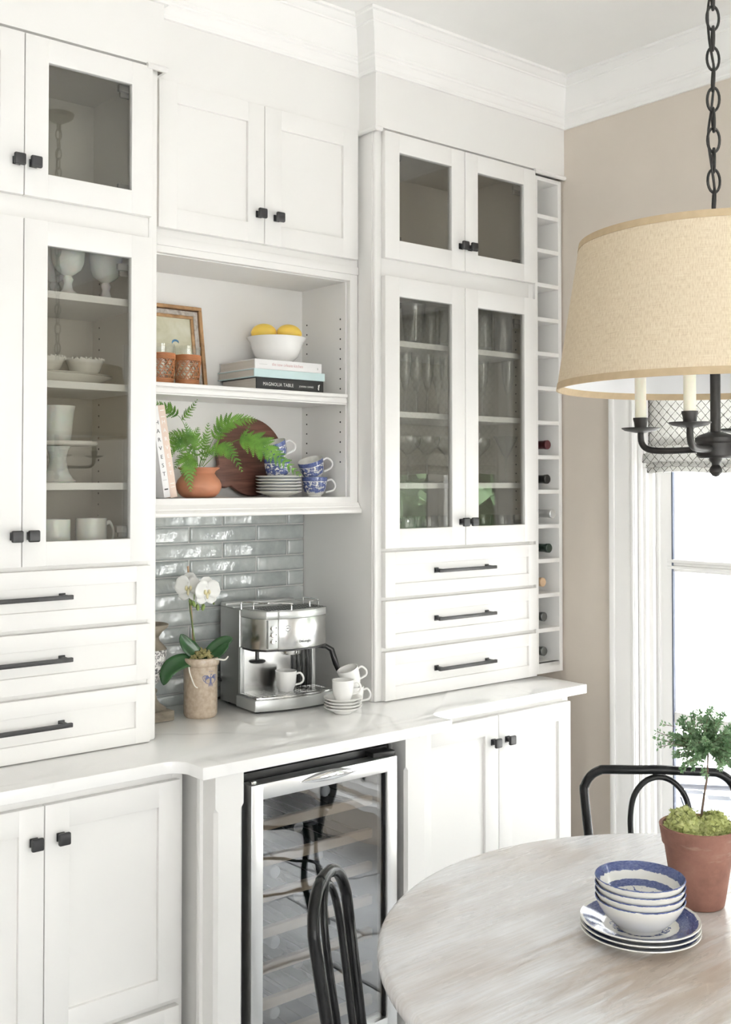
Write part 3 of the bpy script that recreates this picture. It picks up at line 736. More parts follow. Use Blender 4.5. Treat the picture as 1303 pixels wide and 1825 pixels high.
for xa, xb in ((1.4345, 1.5265), (2.072, 2.163)):
    b = new(); box(b, xa, 2.378, 0, xb, 2.395, .879, .002); obj('post_backing', b, 'paint', T, 40, True)
for xa in (1.4455, 2.134):
    b = new(); box(b, xa, 2.392, 0, xa+.02, 2.96, .879); obj('side_panel', b, 'paint', T, 0, True)
b = new(); box(b, 1.526, 2.335, .866, 2.0725, 2.36, .879); obj('top_rail', b, 'paint', T, 0, True)

# worktop, one continuous stone slab with coves where the middle steps forward
yS, yM, xa, xb, rr = 2.398, 2.289, 1.389, 2.226, .05
poly = [(.645, YB-.010), (.645, yS), (xa-rr, yS)]
poly += [(xa-rr+rr*math.sin(a), yS-rr+rr*math.cos(a)) for a in [PI/2*i/8 for i in range(1, 9)]]
poly += [(xa, yM), (xb, yM)]
poly += [(xb+rr-rr*math.cos(a), yS-rr+rr*math.sin(a)) for a in [PI/2*i/8 for i in range(0, 9)]]
poly += [(2.972, yS), (2.972, YB-.010)]
bm = new(); prism(bm, poly, .880, Z0-.0005, .0022)
tag(obj('worktop', bm, 'quartz', None, 40), 'white veined quartz worktop stepping forward over the wine cooler', 'worktop')
# ------------------------------------------------------------------ wine cooler
CX0, CX1 = 1.531, 2.050
T = thing('wine_cooler', 'stainless steel wine cooler with a glass door under the worktop', 'wine cooler', ((CX0+CX1)/2, 2.6, 0))
b = new()
box(b, CX0, 2.372, .02, CX0+.03, 2.93, .850); box(b, CX1-.03, 2.372, .02, CX1, 2.93, .850); box(b, CX0+.03, 2.90, .02, CX1-.03, 2.93, .850); box(b, CX0+.03, 2.372, .815, CX1-.03, 2.90, .850); box(b, CX0+.03, 2.372, .02, CX1-.03, 2.90, .075)
box(b, CX0, 2.40, 0, CX1, 2.9, .02)
obj('cabinet_body', b, 'black_plastic', T, 0, True)
b = new(); i0, i1 = CX0+.031, CX1-.031
box(b, i0, 2.376, .076, i0+.003, 2.898, .814); box(b, i1-.003, 2.376, .076, i1, 2.898, .814); box(b, i0, 2.895, .076, i1, 2.898, .814); box(b, i0, 2.376, .811, i1, 2.898, .814); box(b, i0, 2.376, .076, i1, 2.898, .079)
obj('liner', b, 'cooler_inside', T, 0, True)
dx0, dx1, dz0, dz1 = 1.549, 2.038, .075, .832; w = .036
d = obj('door', (lambda b: b)(frame_mesh(dx0, dx1, dz0, dz1, 2.318, w, .046, .040)), 'cooler_steel', T, 40, True)
b = new(); box(b, dx0+w-.003, 2.334, dz0+.036, dx1-w+.003, 2.338, dz1-.036); obj('pane', b, 'cooler_glass', d, 0, True)
b = new()
for xx in (dx0+w, dx1-w-.003): box(b, xx, 2.326, dz0+.04, xx+.003, 2.336, dz1-.04)
obj('gasket', b, 'rubber', d, 0, True)
# lens shaped finger grip along the top rail
b = new(); n = 28; g = []
for i in range(n+1):
    u = -1+2*i/n; hh = .0145*(1-u*u); g.append([b.verts.new((1.798+.098*u, 2.3175-.013*(1-u*u)*math.sin(PI*k/6), .8155+hh*math.cos(PI*k/6)+.004*(1-u*u))) for k in range(7)])
for i in range(n):
    for k in range(6): b.faces.new((g[i][k], g[i+1][k], g[i+1][k+1], g[i][k+1]))
bmesh.ops.remove_doubles(b, verts=b.verts[:], dist=1e-5)
obj('handle', b, 'chrome', d, 60, True)
b = new(); prism(b, [(1.965, 2.335), (2.036, 2.322), (2.040, 2.335), (2.040, 2.372), (1.965, 2.372)], .833, .846, .002); obj('hinge', b, 'black_plastic', T, 40, True)
b = new(); box(b, dx0+.012, 2.335, .832, dx0+.026, 2.350, .837, .001); obj('hinge_pin', b, 'chrome', d, 40, True)
SH = [.148+.0935*k for k in range(7)]           # shelf levels (top of the wooden front)
SH = [z_ for z_ in SH if z_ < .76]
for zz in SH:
    b = new(); box(b, i0+.008, 2.392, zz-.026, i1-.008, 2.412, zz, .003); o = obj('wooden_front', b, 'beech', T, 40, True)
    b = new()
    for k in range(9):
        xx = i0+.03+k*(i1-i0-.06)/8; tube(b, [(xx, 2.41, zz-.010), (xx, 2.88, zz-.010)], .0025, 6)
    obj('wire_rack', b, 'chrome', o, 40, True)
BOT = [(0, .036), (.030, .036), (.0365, .008), (.0375, .03), (.0375, .175), (.034, .195), (.022, .215), (.0155, .232), (.0142, .25), (.0142, .285), (.0158, .287), (.0158, .298), (.0135, .30), (0, .30)]
BOT[0] = (0, .006); BOT[1] = (.030, .002)
def bottle(name, label, loc, glass, foil, group, length=.30, tip=True):
    t = thing(name, label, 'wine bottle', loc, 0, group)
    M_ = Matrix.Rotation(PI/2, 4, 'X')           # neck points to -Y
    k = length/.30
    b = new(); lathe(b, [(r, z*k) for r, z in BOT], 20, mat=M_); obj('bottle_glass', b, glass, t)
    b = new(); lathe(b, [(.0149, .240*k), (.0151, .285*k), (.0166, .287*k), (.0166, .2995*k), (.0145, .3015*k), (0, .302*k)], 20, mat=M_); obj('foil_cap', b, foil, t)
    return t
# bottles lying in the cooler, butts to the back
cnt = 0; LV = ['lowest', 'second lowest', 'third lowest', 'middle', 'third highest', 'second highest', 'highest']
for si, zz in enumerate(SH):
    for xx in ((1.62, 1.80, 1.93) if si % 2 else (1.70, 1.87, 1.97)):
        if si == len(SH)-1 and xx < 1.75: continue
        bottle('wine_bottle', ('wine bottle lying on the %s cooler shelf' % LV[si]), (xx, 2.76+.03*((cnt*7) % 3-1), zz+.0305), 'bottle_green', ['foil_white', 'can_metal', 'foil_grey'][cnt % 3], 'bottles inside the wine cooler'); cnt += 1
# bottles in the wall rack
rackb = [(7, 'bottle_black', 'foil_burgundy', 2.610, 'burgundy capped wine bottle, topmost in the wine rack'), (8, 'bottle_black', 'black_plastic', 2.612, 'black wine bottle, second from the top of the racked bottles'), (9, 'clear_bottle', 'foil_white', 2.588, 'clear bottle with a pale cap sticking out of the wine rack'),
         (10, 'bottle_green', 'bottle_green', 2.605, 'dark green bottle below the clear bottle in the wine rack'), (11, 'bottle_green', 'cork_tan', 2.635, 'dark bottle showing a tan cork end in the wine rack'), (12, 'bottle_green', 'foil_grey', 2.63, 'grey capped bottle below the corked one in the wine rack'), (13, 'bottle_green', 'foil_grey', 2.63, 'grey capped bottle in the bottom cubby of the wine rack')]
for ci, gl, fo, yt, lab in rackb: bottle('wine_bottle', lab, (3.022, yt+.302, CZ[ci]+.0378), gl, fo, 'bottles in the wall rack')

# ------------------------------------------------------------------ espresso machine
EM = thing('espresso_machine', 'stainless steel espresso machine with black portafilter on the worktop', 'coffee machine', (1.824, 2.712, Z0), R(-4))
def eo(nm, b, m, par=EM, sm=40): return obj(nm, b, m, par, sm)
def front(x, bulge, y0, W=.285): return y0-bulge*(1-(2*x/W-1)**2)
W = .285
def plan(x0, x1, y0, yb, bulge, n=14):
    p = [(x0+(x1-x0)*i/n, y0-bulge*(1-(2*i/n-1)**2)) for i in range(n+1)]
    return p+[(x1, yb), (x0, yb)]
b = new(); prism(b, plan(0, W, 0.0, .115, .022), .006, .040, .002); base = eo('drip_tray_base', b, 'silver_plastic')
b = new(); prism(b, plan(.006, W-.006, .002, .11, .0225), .040, .047, .001); eo('drip_tray_rim', b, 'steel', base)
b = new(); 
for i in range(15):
    for j in range(7):
        x_, y_ = .022+i*.0172, .012+j*.0135
        box(b, x_-.0062, y_-.0042, .0470, x_+.0062, y_+.0042, .0478)
box(b, .014, .004, .0465, W-.014, .108, .0472)
eo('drip_grid', b, 'steel_front', base, 0)
b = new()
for x_, y_ in ((.02, .02), (W-.02, .02), (.03, .2), (W-.03, .2)): lathe(b, [(0, 0), (.01, 0), (.01, .007), (0, .007)], 12, (x_, y_, 0))
eo('foot', b, 'rubber')
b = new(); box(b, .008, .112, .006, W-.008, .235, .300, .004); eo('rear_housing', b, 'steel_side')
for xa in (.006, W-.020):
    b = new(); box(b, xa, .100, .044, xa+.014, .114, .185, .002); eo('column_trim', b, 'silver_plastic')
b = new(); box(b, .022, .108, .047, .190, .1125, .186); eo('splash_panel', b, 'steel_front', EM, 0)
b = new()
for k in range(4): box(b, .196+k*.018, .106, .047, .208+k*.018, .1125, .186, .002)
eo('side_rib', b, 'black_plastic')
# head: faceted left cheek, flat control panel, curved right front
hp = [(.012, .113), (.014, .040), (.040, .004), (.074, -.006), (.076, -.010)] + [(.076+(W-.02-.076)*i/14, -.010-.100*(i/14)*(1-i/14)+.030*(i/14)) for i in range(1, 15)] + [(W-.018, .113)]
b = new(); prism(b, hp, .186, .278, .0015); head = eo('brew_head', b, 'steel_front')
hp2 = [(x_, y_-.0015) for x_, y_ in hp]
b = new(); prism(b, hp2, .278, .301, .003); eo('head_rim', b, 'silver_plastic')
b = new(); prism(b, [(x_, y_) for x_, y_ in hp], .180, .186, .001); eo('head_underside', b, 'black_plastic')
b = new(); box(b, .0405, -.0085, .190, .074, .010, .276, .001); pm = Matrix.Translation((0, 0, 0)); panel = eo('control_panel', b, 'silver_plastic')
for k, zz in enumerate((.252, .232, .212)):
    b = new(); lathe(b, [(0, 0), (.0078, 0), (.0078, .004), (.006, .0075), (0, .008)], 16, mat=Matrix.Translation((.053, -.0085, zz)) @ Matrix.Rotation(PI/2, 4, 'X')); eo('button', b, 'chrome', panel)
    b = new(); box(b, .066, -.0092, zz-.0014, .0688, -.0083, zz+.0014); eo('indicator_light', b, 'black_plastic', panel, 0)
b = new(); lathe(b, [(.0, 0), (.030, 0), (.033, .006), (.033, .024), (0, .024)], 28, (.158, .055, .160)); eo('group_head', b, 'chrome')
b = new(); lathe(b, [(0, 0), (.006, 0), (.006, .03), (0, .03)], 16, (.030, .040, .152)); lathe(b, [(0, .0), (.022, .002), (.026, .006), (.024, .009), (0, .011)], 24, (.030, .040, .144)); eo('tamper', b, 'black_plastic')
b = new(); tube(b, [(W-.03, .055, .176), (W+.0, .050, .172), (W+.018, .045, .160), (W+.030, .040, .118), (W+.040, .036, .092)], [.007, .0075, .009, .0095, .008], 12); eo('portafilter_handle', b, 'black_plastic')
b = new(); lathe(b, [(0, 0), (.007, 0), (.008, .006), (.006, .012), (0, .013)], 14, mat=Matrix.Translation((W-.006, .11, .245)) @ Matrix.Rotation(PI/2, 4, 'Y')); eo('steam_knob', b, 'black_plastic')
# warming deck: sloping rear lid, dark perforated deck and wire rails
b = new(); prism(b, [(.010, .15), (W-.02, .15), (W-.02, .237), (.010, .237)], .300, .304, .001); prism(b, [(.010, .20), (W-.02, .20), (W-.02, .237), (.010, .237)], .300, .312, .004); eo('tank_lid', b, 'silver_plastic')
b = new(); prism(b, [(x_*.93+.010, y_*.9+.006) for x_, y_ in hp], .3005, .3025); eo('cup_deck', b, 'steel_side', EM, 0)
b = new()
for i in range(12):
    for j in range(6): box(b, .045+i*.018, .004+j*.018, .3022, .058+i*.018, .011+j*.018, .3030)
eo('deck_slots', b, 'rubber', EM, 0)
def rail(pts):
    b = new(); tube(b, smooth_path(pts, 4), .0025, 8); return eo('wire_rail', b, 'chrome')
rail([(.012, .105, .301), (.012, .105, .318), (.02, .10, .323), (.055, .03, .323), (.06, .03, .323)])
rail([(.030, .062, .301), (.030, .062, .319), (.036, .060, .322), (.115, -.008, .322), (.120, -.010, .318), (.120, -.010, .301)])
rail([(W-.04, .12, .301), (W-.04, .12, .319), (W-.036, .115, .322), (W-.040, .040, .322), (W-.040, .035, .318), (W-.040, .035, .301)])
rail([(W-.085, .012, .301), (W-.085, .012, .318), (W-.080, .014, .322), (W-.042, .036, .322)])
# badge with lettering and round cup emblem
b = new(); lathe(b, [(0, 0), (.0085, 0), (.0085, .0012), (0, .0016)], 24, mat=Matrix.Translation((.160, -.0218, .208)) @ Matrix.Rotation(PI/2, 4, 'X') @ Matrix.Diagonal((3.0, 1, 1, 1))); badge = eo('badge', b, 'silver_plastic', head)
text('badge_lettering', 'DeLonghi', .0105, 'print_black', badge, Matrix.Translation((.160, -.0240, .2045)) @ FACE_FRONT, .0002, 'CENTER')
b = new()
for k in range(14):
    a = 2*PI*k/14; box(b, .102+.0085*math.cos(a)-.0008, -.0222, .249+.0085*math.sin(a)-.0008, .102+.0085*math.cos(a)+.0008, -.0165, .249+.0085*math.sin(a)+.0008)
box(b, .0985, -.0222, .2475, .104, -.0165, .251, .001); box(b, .1045, -.0222, .2485, .1062, -.0165, .2505)
eo('emblem', b, 'print_grey', head, 0)
b = new(); tube(b, smooth_path([(.02, .22, .06), (-.006, .235, .075), (-.012, .245, .05), (-.008, .25, .012), (.06, .262, .0055), (.2, .262, .0055)], 5), .004, 8); eo('power_cord', b, 'rubber')

ORD = {3: ['bottom %s of the stack %s', 'middle %s of the stack %s', 'topmost %s of the stack %s'], 4: ['bottom %s of the stack %s', 'second %s from the bottom of the stack %s', 'second %s from the top of the stack %s', 'topmost %s of the stack %s']}
ORD[6] = ORD[4][:2]+['third %s from the bottom of the stack %s', 'third %s from the top of the stack %s']+ORD[4][2:]
# ------------------------------------------------------------------ white espresso cups and saucers
def cup_mesh(r, h, rb, th=.0028, foot=.003):
    return [(0, foot), (rb*.8, foot), (rb*.86, 0), (rb, 0), (rb*1.05, .004), (r*.90, h*.35), (r*.97, h*.7), (r, h), (r-th, h), (r*.96-th, h*.7), (r*.88-th, h*.36), (rb*.85, .010), (0, .008)]
def handle_mesh(b, x, zlo, zhi, out, r=.0032, flat=1.0):
    tube(b, smooth_path([(x-.003, 0, zhi), (x+out*.55, 0, zhi+.004), (x+out, 0, (zhi*.65+zlo*.35)), (x+out*.75, 0, zlo+(zhi-zlo)*.18), (x-.004, 0, zlo)], 6), r, 8)
def make_cup(name, label, r, h, rb, mat, cat='cup', group=None, hmat=None, houtz=(.3, .82), hout=.022, prof=None):
    t = thing(name, label, cat, (0, 0, 0), 0, group)
    b = new(); lathe(b, prof or cup_mesh(r, h, rb), 36); obj('cup_body', b, mat, t, 50)
    b = new(); handle_mesh(b, r*.94, h*houtz[0], h*houtz[1], hout); obj('handle', b, hmat or mat, t)
    return t
def sit(t, loc, rz): t.location = loc; t.rotation_euler = (0, 0, rz) if not isinstance(rz, tuple) else rz
VIEW = -YAW          # picture-right direction in plan
CR, CU = Vector((math.cos(VIEW), math.sin(VIEW), 0)), Vector((-math.sin(VIEW), math.cos(VIEW), 0))   # picture right / away from the viewer
cup0 = make_cup('espresso_cup', 'white espresso cup standing on the machine drip tray', .0335, .062, .023, 'porcelain', group='white espresso cups')
em = EM.matrix_basis.to_4x4() if False else Matrix.Translation(EM.location) @ Matrix.Rotation(R(-4), 4, 'Z')
sit(cup0, em @ Vector((.138, .050, .0479)), VIEW)
SC = (2.040, 2.566)
sau_prof = [(0, .003), (.024, .003), (.025, 0), (.027, 0), (.030, .004), (.045, .011), (.056, .018), (.0575, .0205), (.056, .0205), (.044, .0145), (.026, .0085), (0, .0085)]
s0 = None
for k in range(4):
    b = None
    if s0 is None:
        b = new(); lathe(b, sau_prof, 40); s0 = tag(obj('saucer', b, 'porcelain', None, 50), 'x', 'saucer', 'stacked white saucers'); o = s0
    else: o = dup(s0, (0, 0, 0))
    o.location = (SC[0]+.0005*(k % 2), SC[1], Z0+.0004+k*.0092); o.rotation_euler = (0, 0, k*.8); o['label'] = ORD[4][k] % ('white saucer', 'under the espresso cups')
ztop = Z0+3*.0092+.0108
c1 = dup(cup0, (SC[0]-.004, SC[1]-.006, ztop), (0, 0, VIEW+.1), 'upright white espresso cup on top of the saucer stack')
c2c = Vector((*SC, 0))+CR*.030+CU*.092
c2 = dup(cup0, (c2c.x, c2c.y, Z0+.0005), (0, 0, VIEW-.1), 'white espresso cup standing on the worktop behind the saucer stack')
c3 = dup(cup0, (0, 0, 0), (0, 0, 0), 'tilted white espresso cup nested in the cup behind the saucers')
Mtilt = Matrix.Translation((c2c.x, c2c.y, Z0+.0605)) @ Matrix.Rotation(VIEW, 4, 'Z') @ Matrix.Rotation(R(-17), 4, 'Y') @ Matrix.Rotation(R(12), 4, 'X')
c3.location = Mtilt.translation; c3.rotation_euler = Mtilt.to_euler()

# ------------------------------------------------------------------ orchid in a stoneware crock
CK = thing('potted_orchid', 'white orchid in a tan stoneware crock with blue bird print', 'orchid', (1.690, 2.800, Z0))
cr = .050
b = new(); lathe(b, [(0, .002), (.040, .002), (.044, 0), (.048, .004), (cr, .012), (cr, .148), (.0505, .150), (.054, .152), (.0555, .158), (.0555, .170), (.054, .174), (.050, .175), (.047, .172), (.046, .15), (.044, .10), (0, .10)], 44)
m, nt, bb = nodes_of('stoneware'); v_ = coords(nt); f_ = noise(nt, v_, 90, 3); g_ = noise(nt, v_, 8, 3)
c_ = ramp(nt, f_, [(.3, (.38, .30, .225)), (.55, (.47, .38, .295)), (.8, (.53, .44, .35))]); c_ = mixc(nt, ramp(nt, g_, [(.45, 0.0), (.7, .25)]), c_, (.56, .46, .35))
nt.links.new(c_, bb.inputs['Base Color']); bb.inputs['Roughness'].default_value = .22; bb.inputs['Coat Weight'].default_value = .4
crock = obj('crock', b, 'stoneware', CK, 50)
def decal(b, strokes, th0, z0, rad):
    for pts, wd in strokes:
        P = [Vector(((rad)*math.cos(th0+x/rad), (rad)*math.sin(th0+x/rad), z0+z)) for x, z in pts]
        ring = []
        for i, p in enumerate(P):
            t_ = (P[min(i+1, len(P)-1)]-P[max(i-1, 0)]).normalized(); nrm = Vector((p.x, p.y, 0)).normalized(); s_ = nrm.cross(t_)
            ww = wd*(1-.6*abs(2*i/(len(P)-1)-1)); ring.append((b.verts.new(p+s_*ww+nrm*.0003), b.verts.new(p-s_*ww+nrm*.0003)))
        for (a, c), (d_, e) in zip(ring, ring[1:]): b.faces.new((a, c, e, d_))
# bird with spread wings in dark blue line print
st = []
for s_ in (-1, 1):
    for k in range(7):
        u = k/6; st.append(([(s_*(.003+.002*u), .004+.003*u), (s_*(.010+.006*u), .010-.012*u+.004), (s_*(.016+.008*(1-u)), .012-.020*u)], .0011))
    st.append(([(s_*.002, .006), (s_*.010, .013), (s_*.019, .014), (s_*.026, .010)], .0016))
    st.append(([(s_*.026, .010), (s_*.022, .0), (s_*.013, -.008), (s_*.004, -.011)], .0011))
for k in range(5): st.append(([((k-2)*.0012, -.004), ((k-2)*.003, -.014), ((k-2)*.0036, -.019)], .0010))
st.append(([(0, .012), (0, .0), (0, -.010)], .0032)); st.append(([(-.001, .012), (.002, .017), (.005, .015)], .0016))
for k in range(3): st.append(([(-.006+k*.006, .024), (-.004+k*.006, .0255), (-.002+k*.006, .024)], .0010))
b = new(); decal(b, st, math.atan2(-2.8, -1.69)+.62, .112, cr); obj('bird_print', b, 'print_blue', crock, 0)
def tufts(b, cx, cy, cz, rad, h, n, size, seed):
    r_ = random.Random(seed)
    for k in range(n):
        a = r_.random()*2*PI; q = rad*math.sqrt(r_.random()); zz = cz+h*(1-(q/rad)**2)*r_.uniform(.6, 1)
        s_ = size*r_.uniform(.6, 1.3); m_ = Matrix.Translation((cx+q*math.cos(a), cy+q*math.sin(a), zz)) @ Matrix.Rotation(r_.random()*6, 4, (r_.random(), r_.random(), r_.random())) @ Matrix.Diagonal((s_, s_*r_.uniform(.6, 1), s_*r_.uniform(.6, 1), 1))
        bmesh.ops.create_icosphere(b, subdivisions=1, radius=1, matrix=m_)
    for v in b.verts: v.co += Vector((mnoise.noise(v.co*160), mnoise.noise(v.co*160+Vector((9, 0, 0))), mnoise.noise(v.co*160+Vector((0, 9, 0)))))*size*.35
b = new(); tufts(b, .004, 0, .166, .043, .030, 170, .0068, 3); o = obj('moss', b, 'moss_dry', CK, 30); o['kind'] = 'stuff'
def P3(r_, u_, a_=0.0): return CR*r_+Vector((0, 0, u_))+CU*a_
def leaf(nm, pts, width, mat, par, fold=.25, face=None):
    """strap leaf along a path, folded along its mid rib"""
    path = smooth_path(pts, 6); b = new(); L_ = len(path); g = []
    for i, p in enumerate(path):
        t_ = (path[min(i+1, L_-1)]-path[max(i-1, 0)]).normalized(); up = (face or (Vector((0, 0, .75))-CU)).normalized()
        s_ = t_.cross(up).normalized(); nn = s_.cross(t_).normalized(); u = i/(L_-1)
        ww = width*max(.02, (math.sin(PI*min(1, u*.93+.07))**.75))
        g.append([b.verts.new(p+s_*ww*q+nn*fold*ww*abs(q)**1.3) for q in (-1, -.6, -.25, 0, .25, .6, 1)])
    for i in range(L_-1):
        for k in range(6): b.faces.new((g[i][k], g[i][k+1], g[i+1][k+1], g[i+1][k]))
    o = obj(nm, b, mat, par, 70); md = o.modifiers.new('thick', 'SOLIDIFY'); md.thickness = .0016; return o
leaf('leaf', [P3(.0, .160), P3(-.045, .167, -.045), P3(-.080, .147, -.078), P3(-.093, .107, -.090)], .027, 'orchid_leaf', CK)
leaf('leaf', [P3(.005, .165), P3(-.018, .190, -.01), P3(-.040, .215, -.015), P3(-.056, .243, -.015)], .022, 'orchid_leaf', CK)
leaf('leaf', [P3(.012, .165), P3(.035, .190, .02), P3(.065, .212, .04), P3(.088, .222, .05)], .022, 'orchid_leaf', CK)
leaf('leaf', [P3(.018, .165), P3(.045, .178, .0), P3(.070, .200, .0), P3(.082, .213, .0)], .016, 'orchid_leaf', CK)
b = new(); tube(b, smooth_path([P3(-.02, .165), P3(-.026, .26, .01), P3(-.036, .38, .01), P3(-.040, .44, .01)], 4), .0028, 8); obj('stake', b, 'stake', CK)
b = new(); tube(b, smooth_path([P3(-.01, .165, .0), P3(-.022, .25), P3(-.033, .335), P3(-.024, .382, -.01), P3(.004, .392, -.02), P3(.028, .372, -.02), P3(.042, .330, -.02)], 5), .0024, 8); obj('flower_stem', b, 'stem_green', CK)
for k, (a, zz) in enumerate(((.09, .0), (.05, -.02))):
    b = new(); tube(b, smooth_path([P3(.035, .17, -.02), P3(.055, .172, -.03), P3(.075, .170, -.03), P3(.085, .18, -.03)] if k else [P3(-.028, .162, -.045), P3(-.024, .135, -.048), P3(-.010, .100, -.052), P3(.0, .092, -.052)], 5), .0022, 6); obj('aerial_root', b, 'cream_ware', CK)
def petal_mesh(L_, Wd, cup=.25, n=8):
    b = new(); g = []
    for i in range(n+1):
        u = i/n; ww = Wd*math.sin(PI*min(.985, .06+u*.86))**.6
        g.append([b.verts.new((ww*q, L_*u, cup*Wd*(abs(q)**2)*.5 - cup*L_*.35*u*u)) for q in (-1, -.55, 0, .55, 1)])
    for i in range(n):
        for k in range(4): b.faces.new((g[i][k], g[i][k+1], g[i+1][k+1], g[i+1][k]))
    return b
pet = None
def flower(loc, yaw, pitch, sc=1.0):
    global pet
    e = bpy.data.objects.new('flower', None)
    b = new(); bmesh.ops.create_uvsphere(b, u_segments=12, v_segments=8, radius=.0065*sc, matrix=Matrix.Diagonal((1, 1, .9, 1)))
    fl = obj('flower', b, 'orchid_petal', CK); bpy.data.objects.remove(e)
    fl.location = loc; fl.rotation_euler = (Matrix.Rotation(yaw, 4, 'Z') @ Matrix.Rotation(PI/2+pitch, 4, 'X')).to_euler(); fl['label'] = 'white open orchid bloom'
    for k, (a, L_, Wd) in enumerate(((90, .034, .018), (236, .036, .0155), (304, .036, .0155), (14, .033, .024), (166, .033, .024))):
        p = obj('petal', petal_mesh(L_*sc, Wd*sc), 'orchid_petal', fl, 70); p.rotation_euler = (Matrix.Rotation(R(a-90), 4, 'Z') @ Matrix.Rotation(R(6 if k < 3 else 16), 4, 'X') @ Matrix.Rotation(R(0 if k < 3 else (10 if k == 3 else -10)), 4, 'Y')).to_euler(); p.location = (0, 0, -.004 if k < 3 else .001*k); md = p.modifiers.new('t', 'SOLIDIFY'); md.thickness = .0007
    b = new(); 
    for s_ in (-1, 1): bmesh.ops.create_uvsphere(b, u_segments=10, v_segments=6, radius=.0055*sc, matrix=Matrix.Translation((s_*.005*sc, -.004*sc, .006*sc)) @ Matrix.Diagonal((.7, 1.2, .8, 1)))
    bmesh.ops.create_uvsphere(b, u_segments=10, v_segments=6, radius=.006*sc, matrix=Matrix.Translation((0, -.013*sc, .007*sc)) @ Matrix.Diagonal((.6, 1.4, .5, 1)))
    obj('lip', b, 'orchid_lip', fl)
CY = math.atan2(CR.y, CR.x)
flower(P3(-.030, .383, -.025), CY-.15, -.12, 1.22); flower(P3(.022, .373, -.038), CY+.50, -.05, 1.18)
for (r_, u_, a_) in ((-.026, .336, -.02), (-.016, .333, -.03), (-.006, .322, -.02), (.010, .322, -.02)):
    b = new(); bmesh.ops.create_uvsphere(b, u_segments=10, v_segments=8, radius=.009, matrix=Matrix.Translation(P3(r_, u_, a_)) @ Matrix.Rotation(r_*20, 4, CU) @ Matrix.Diagonal((.62, .62, 1.15, 1))); tube(b, [P3(r_, u_, a_), P3(r_*.4-.008, u_+.03, a_)], .0015, 6); obj('bud', b, 'bud_green', CK)

# ------------------------------------------------------------------ stone urn beside the tall cabinet
U = thing('stone_urn', 'weathered stone urn with a black and white patterned body', 'urn', (1.545, 2.850, Z0))
b = new(); box(b, -.056, -.056, 0, .056, .056, .030, .004); obj('plinth', b, 'stone_urn', U)
b = new(); lathe(b, [(.050, .030), (.052, .034), (.034, .046), (.026, .058), (.022, .075), (.026, .082), (.026, .087), (.020, .092), (.018, .098)], 32); obj('stem', b, 'stone_urn', U)
b = new(); lathe(b, [(.018, .098), (.028, .108), (.040, .132), (.049, .165), (.053, .200), (.053, .205)], 36)
m, nt, bb = nodes_of('urn_pattern'); v_ = coords(nt); f_ = noise(nt, v_, 75, 4, .7, 1.4)
nt.links.new(ramp(nt, f_, [(.44, (.05, .045, .05)), (.50, (.50, .48, .47)), (.6, (.72, .70, .68))]), bb.inputs['Base Color']); bb.inputs['Roughness'].default_value = .55
obj('patterned_body', b, 'urn_pattern', U)
b = new(); lathe(b, [(.053, .205), (.048, .212), (.032, .228), (.030, .240), (.040, .255), (.056, .268), (.058, .276), (.052, .278), (.036, .262), (0, .258)], 36); obj('rim', b, 'stone_urn', U)
# ------------------------------------------------------------------ upper open shelf
S1 = 1.880; S2 = 1.554
def book(name, label, w, d, t, cover, loc, rot=(0, 0, 0), pages='page_edges'):
    """spine faces -Y, lying flat: w along X (book height), d depth, t thickness"""
    T = thing(name, label, 'book', loc, 0); T.rotation_euler = rot
    b = new(); box(b, 0, .006, .0028, w, d, t-.0028) if False else None
    b.free()
    b = new(); box(b, 0, 0, 0, w, d, .0026, .0006); box(b, 0, 0, t-.0026, w, d, t, .0006); box(b, 0, -.0012, 0, w, .0030, t, .0012); obj('cover', b, cover, T)
    b = new(); box(b, .003, .0025, .0026, w-.003, d-.004, t-.0026); obj('pages', b, pages, T, 0)
    return T
bk = book('cookbook', 'black spined book at the bottom of the stack, titled in white', .2555, .195, .0385, 'dark_book', (1.845, 2.7415, S1))
text('spine_title', 'MAGNOLIA TABLE', .0150, 'print_white', bk, Matrix.Translation((.024, -.0013, .014)) @ FACE_FRONT, .0003, 'LEFT', 1.12, sx=.84)
text('spine_author', 'JOANNA GAINES', .0075, 'print_white', bk, Matrix.Translation((.160, -.0013, .0155)) @ FACE_FRONT, .0003, 'LEFT', 1.1, sx=.9)
b = new()
for k in range(3): bmesh.ops.create_uvsphere(b, u_segments=8, v_segments=6, radius=.0045, matrix=Matrix.Translation((.236+.001*(k-1), -.0013, .0135+.0055*k)) @ Matrix.Rotation(.6*(k-1)+.4, 4, 'Y') @ Matrix.Diagonal((.45, .08, 1, 1)))
obj('spine_logo', b, 'print_white', bk)
book('cookbook', 'pale mint book in the middle of the book stack', .268, .206, .0250, 'mint_book', (1.836, 2.739, S1+.0387))
bk = book('cookbook', 'white book on top of the stack, under the lemon bowl', .253, .200, .0295, 'white_book', (1.839, 2.740, S1+.0639))
text('spine_title', 'the new orleans kitchen', .0135, 'print_pink', bk, Matrix.Translation((.062, -.0013, .0115)) @ FACE_FRONT, .0003, 'LEFT', .95, sx=.95)
b = new(); box(b, .016, -.0015, .0135, .045, -.0011, .0145); box(b, .235, -.0015, .009, .239, -.0011, .016); obj('spine_author', b, 'print_grey', bk, 0)
BZ = S1+.0639+.0297; BC = (1.990, 2.842)
b = new(); lathe(b, [(0, .006), (.040, .006), (.042, 0), (.046, 0), (.047, .005), (.053, .010), (.068, .024), (.078, .048), (.084, .068), (.0935, .081), (.095, .083), (.093, .0835), (.081, .070), (.073, .048), (.060, .026), (.040, .012), (0, .011)], 56)
o = obj('serving_bowl', b, 'porcelain', None, 50); o.location = (*BC, BZ); tag(o, 'white flared bowl holding lemons, on the stacked books', 'bowl')
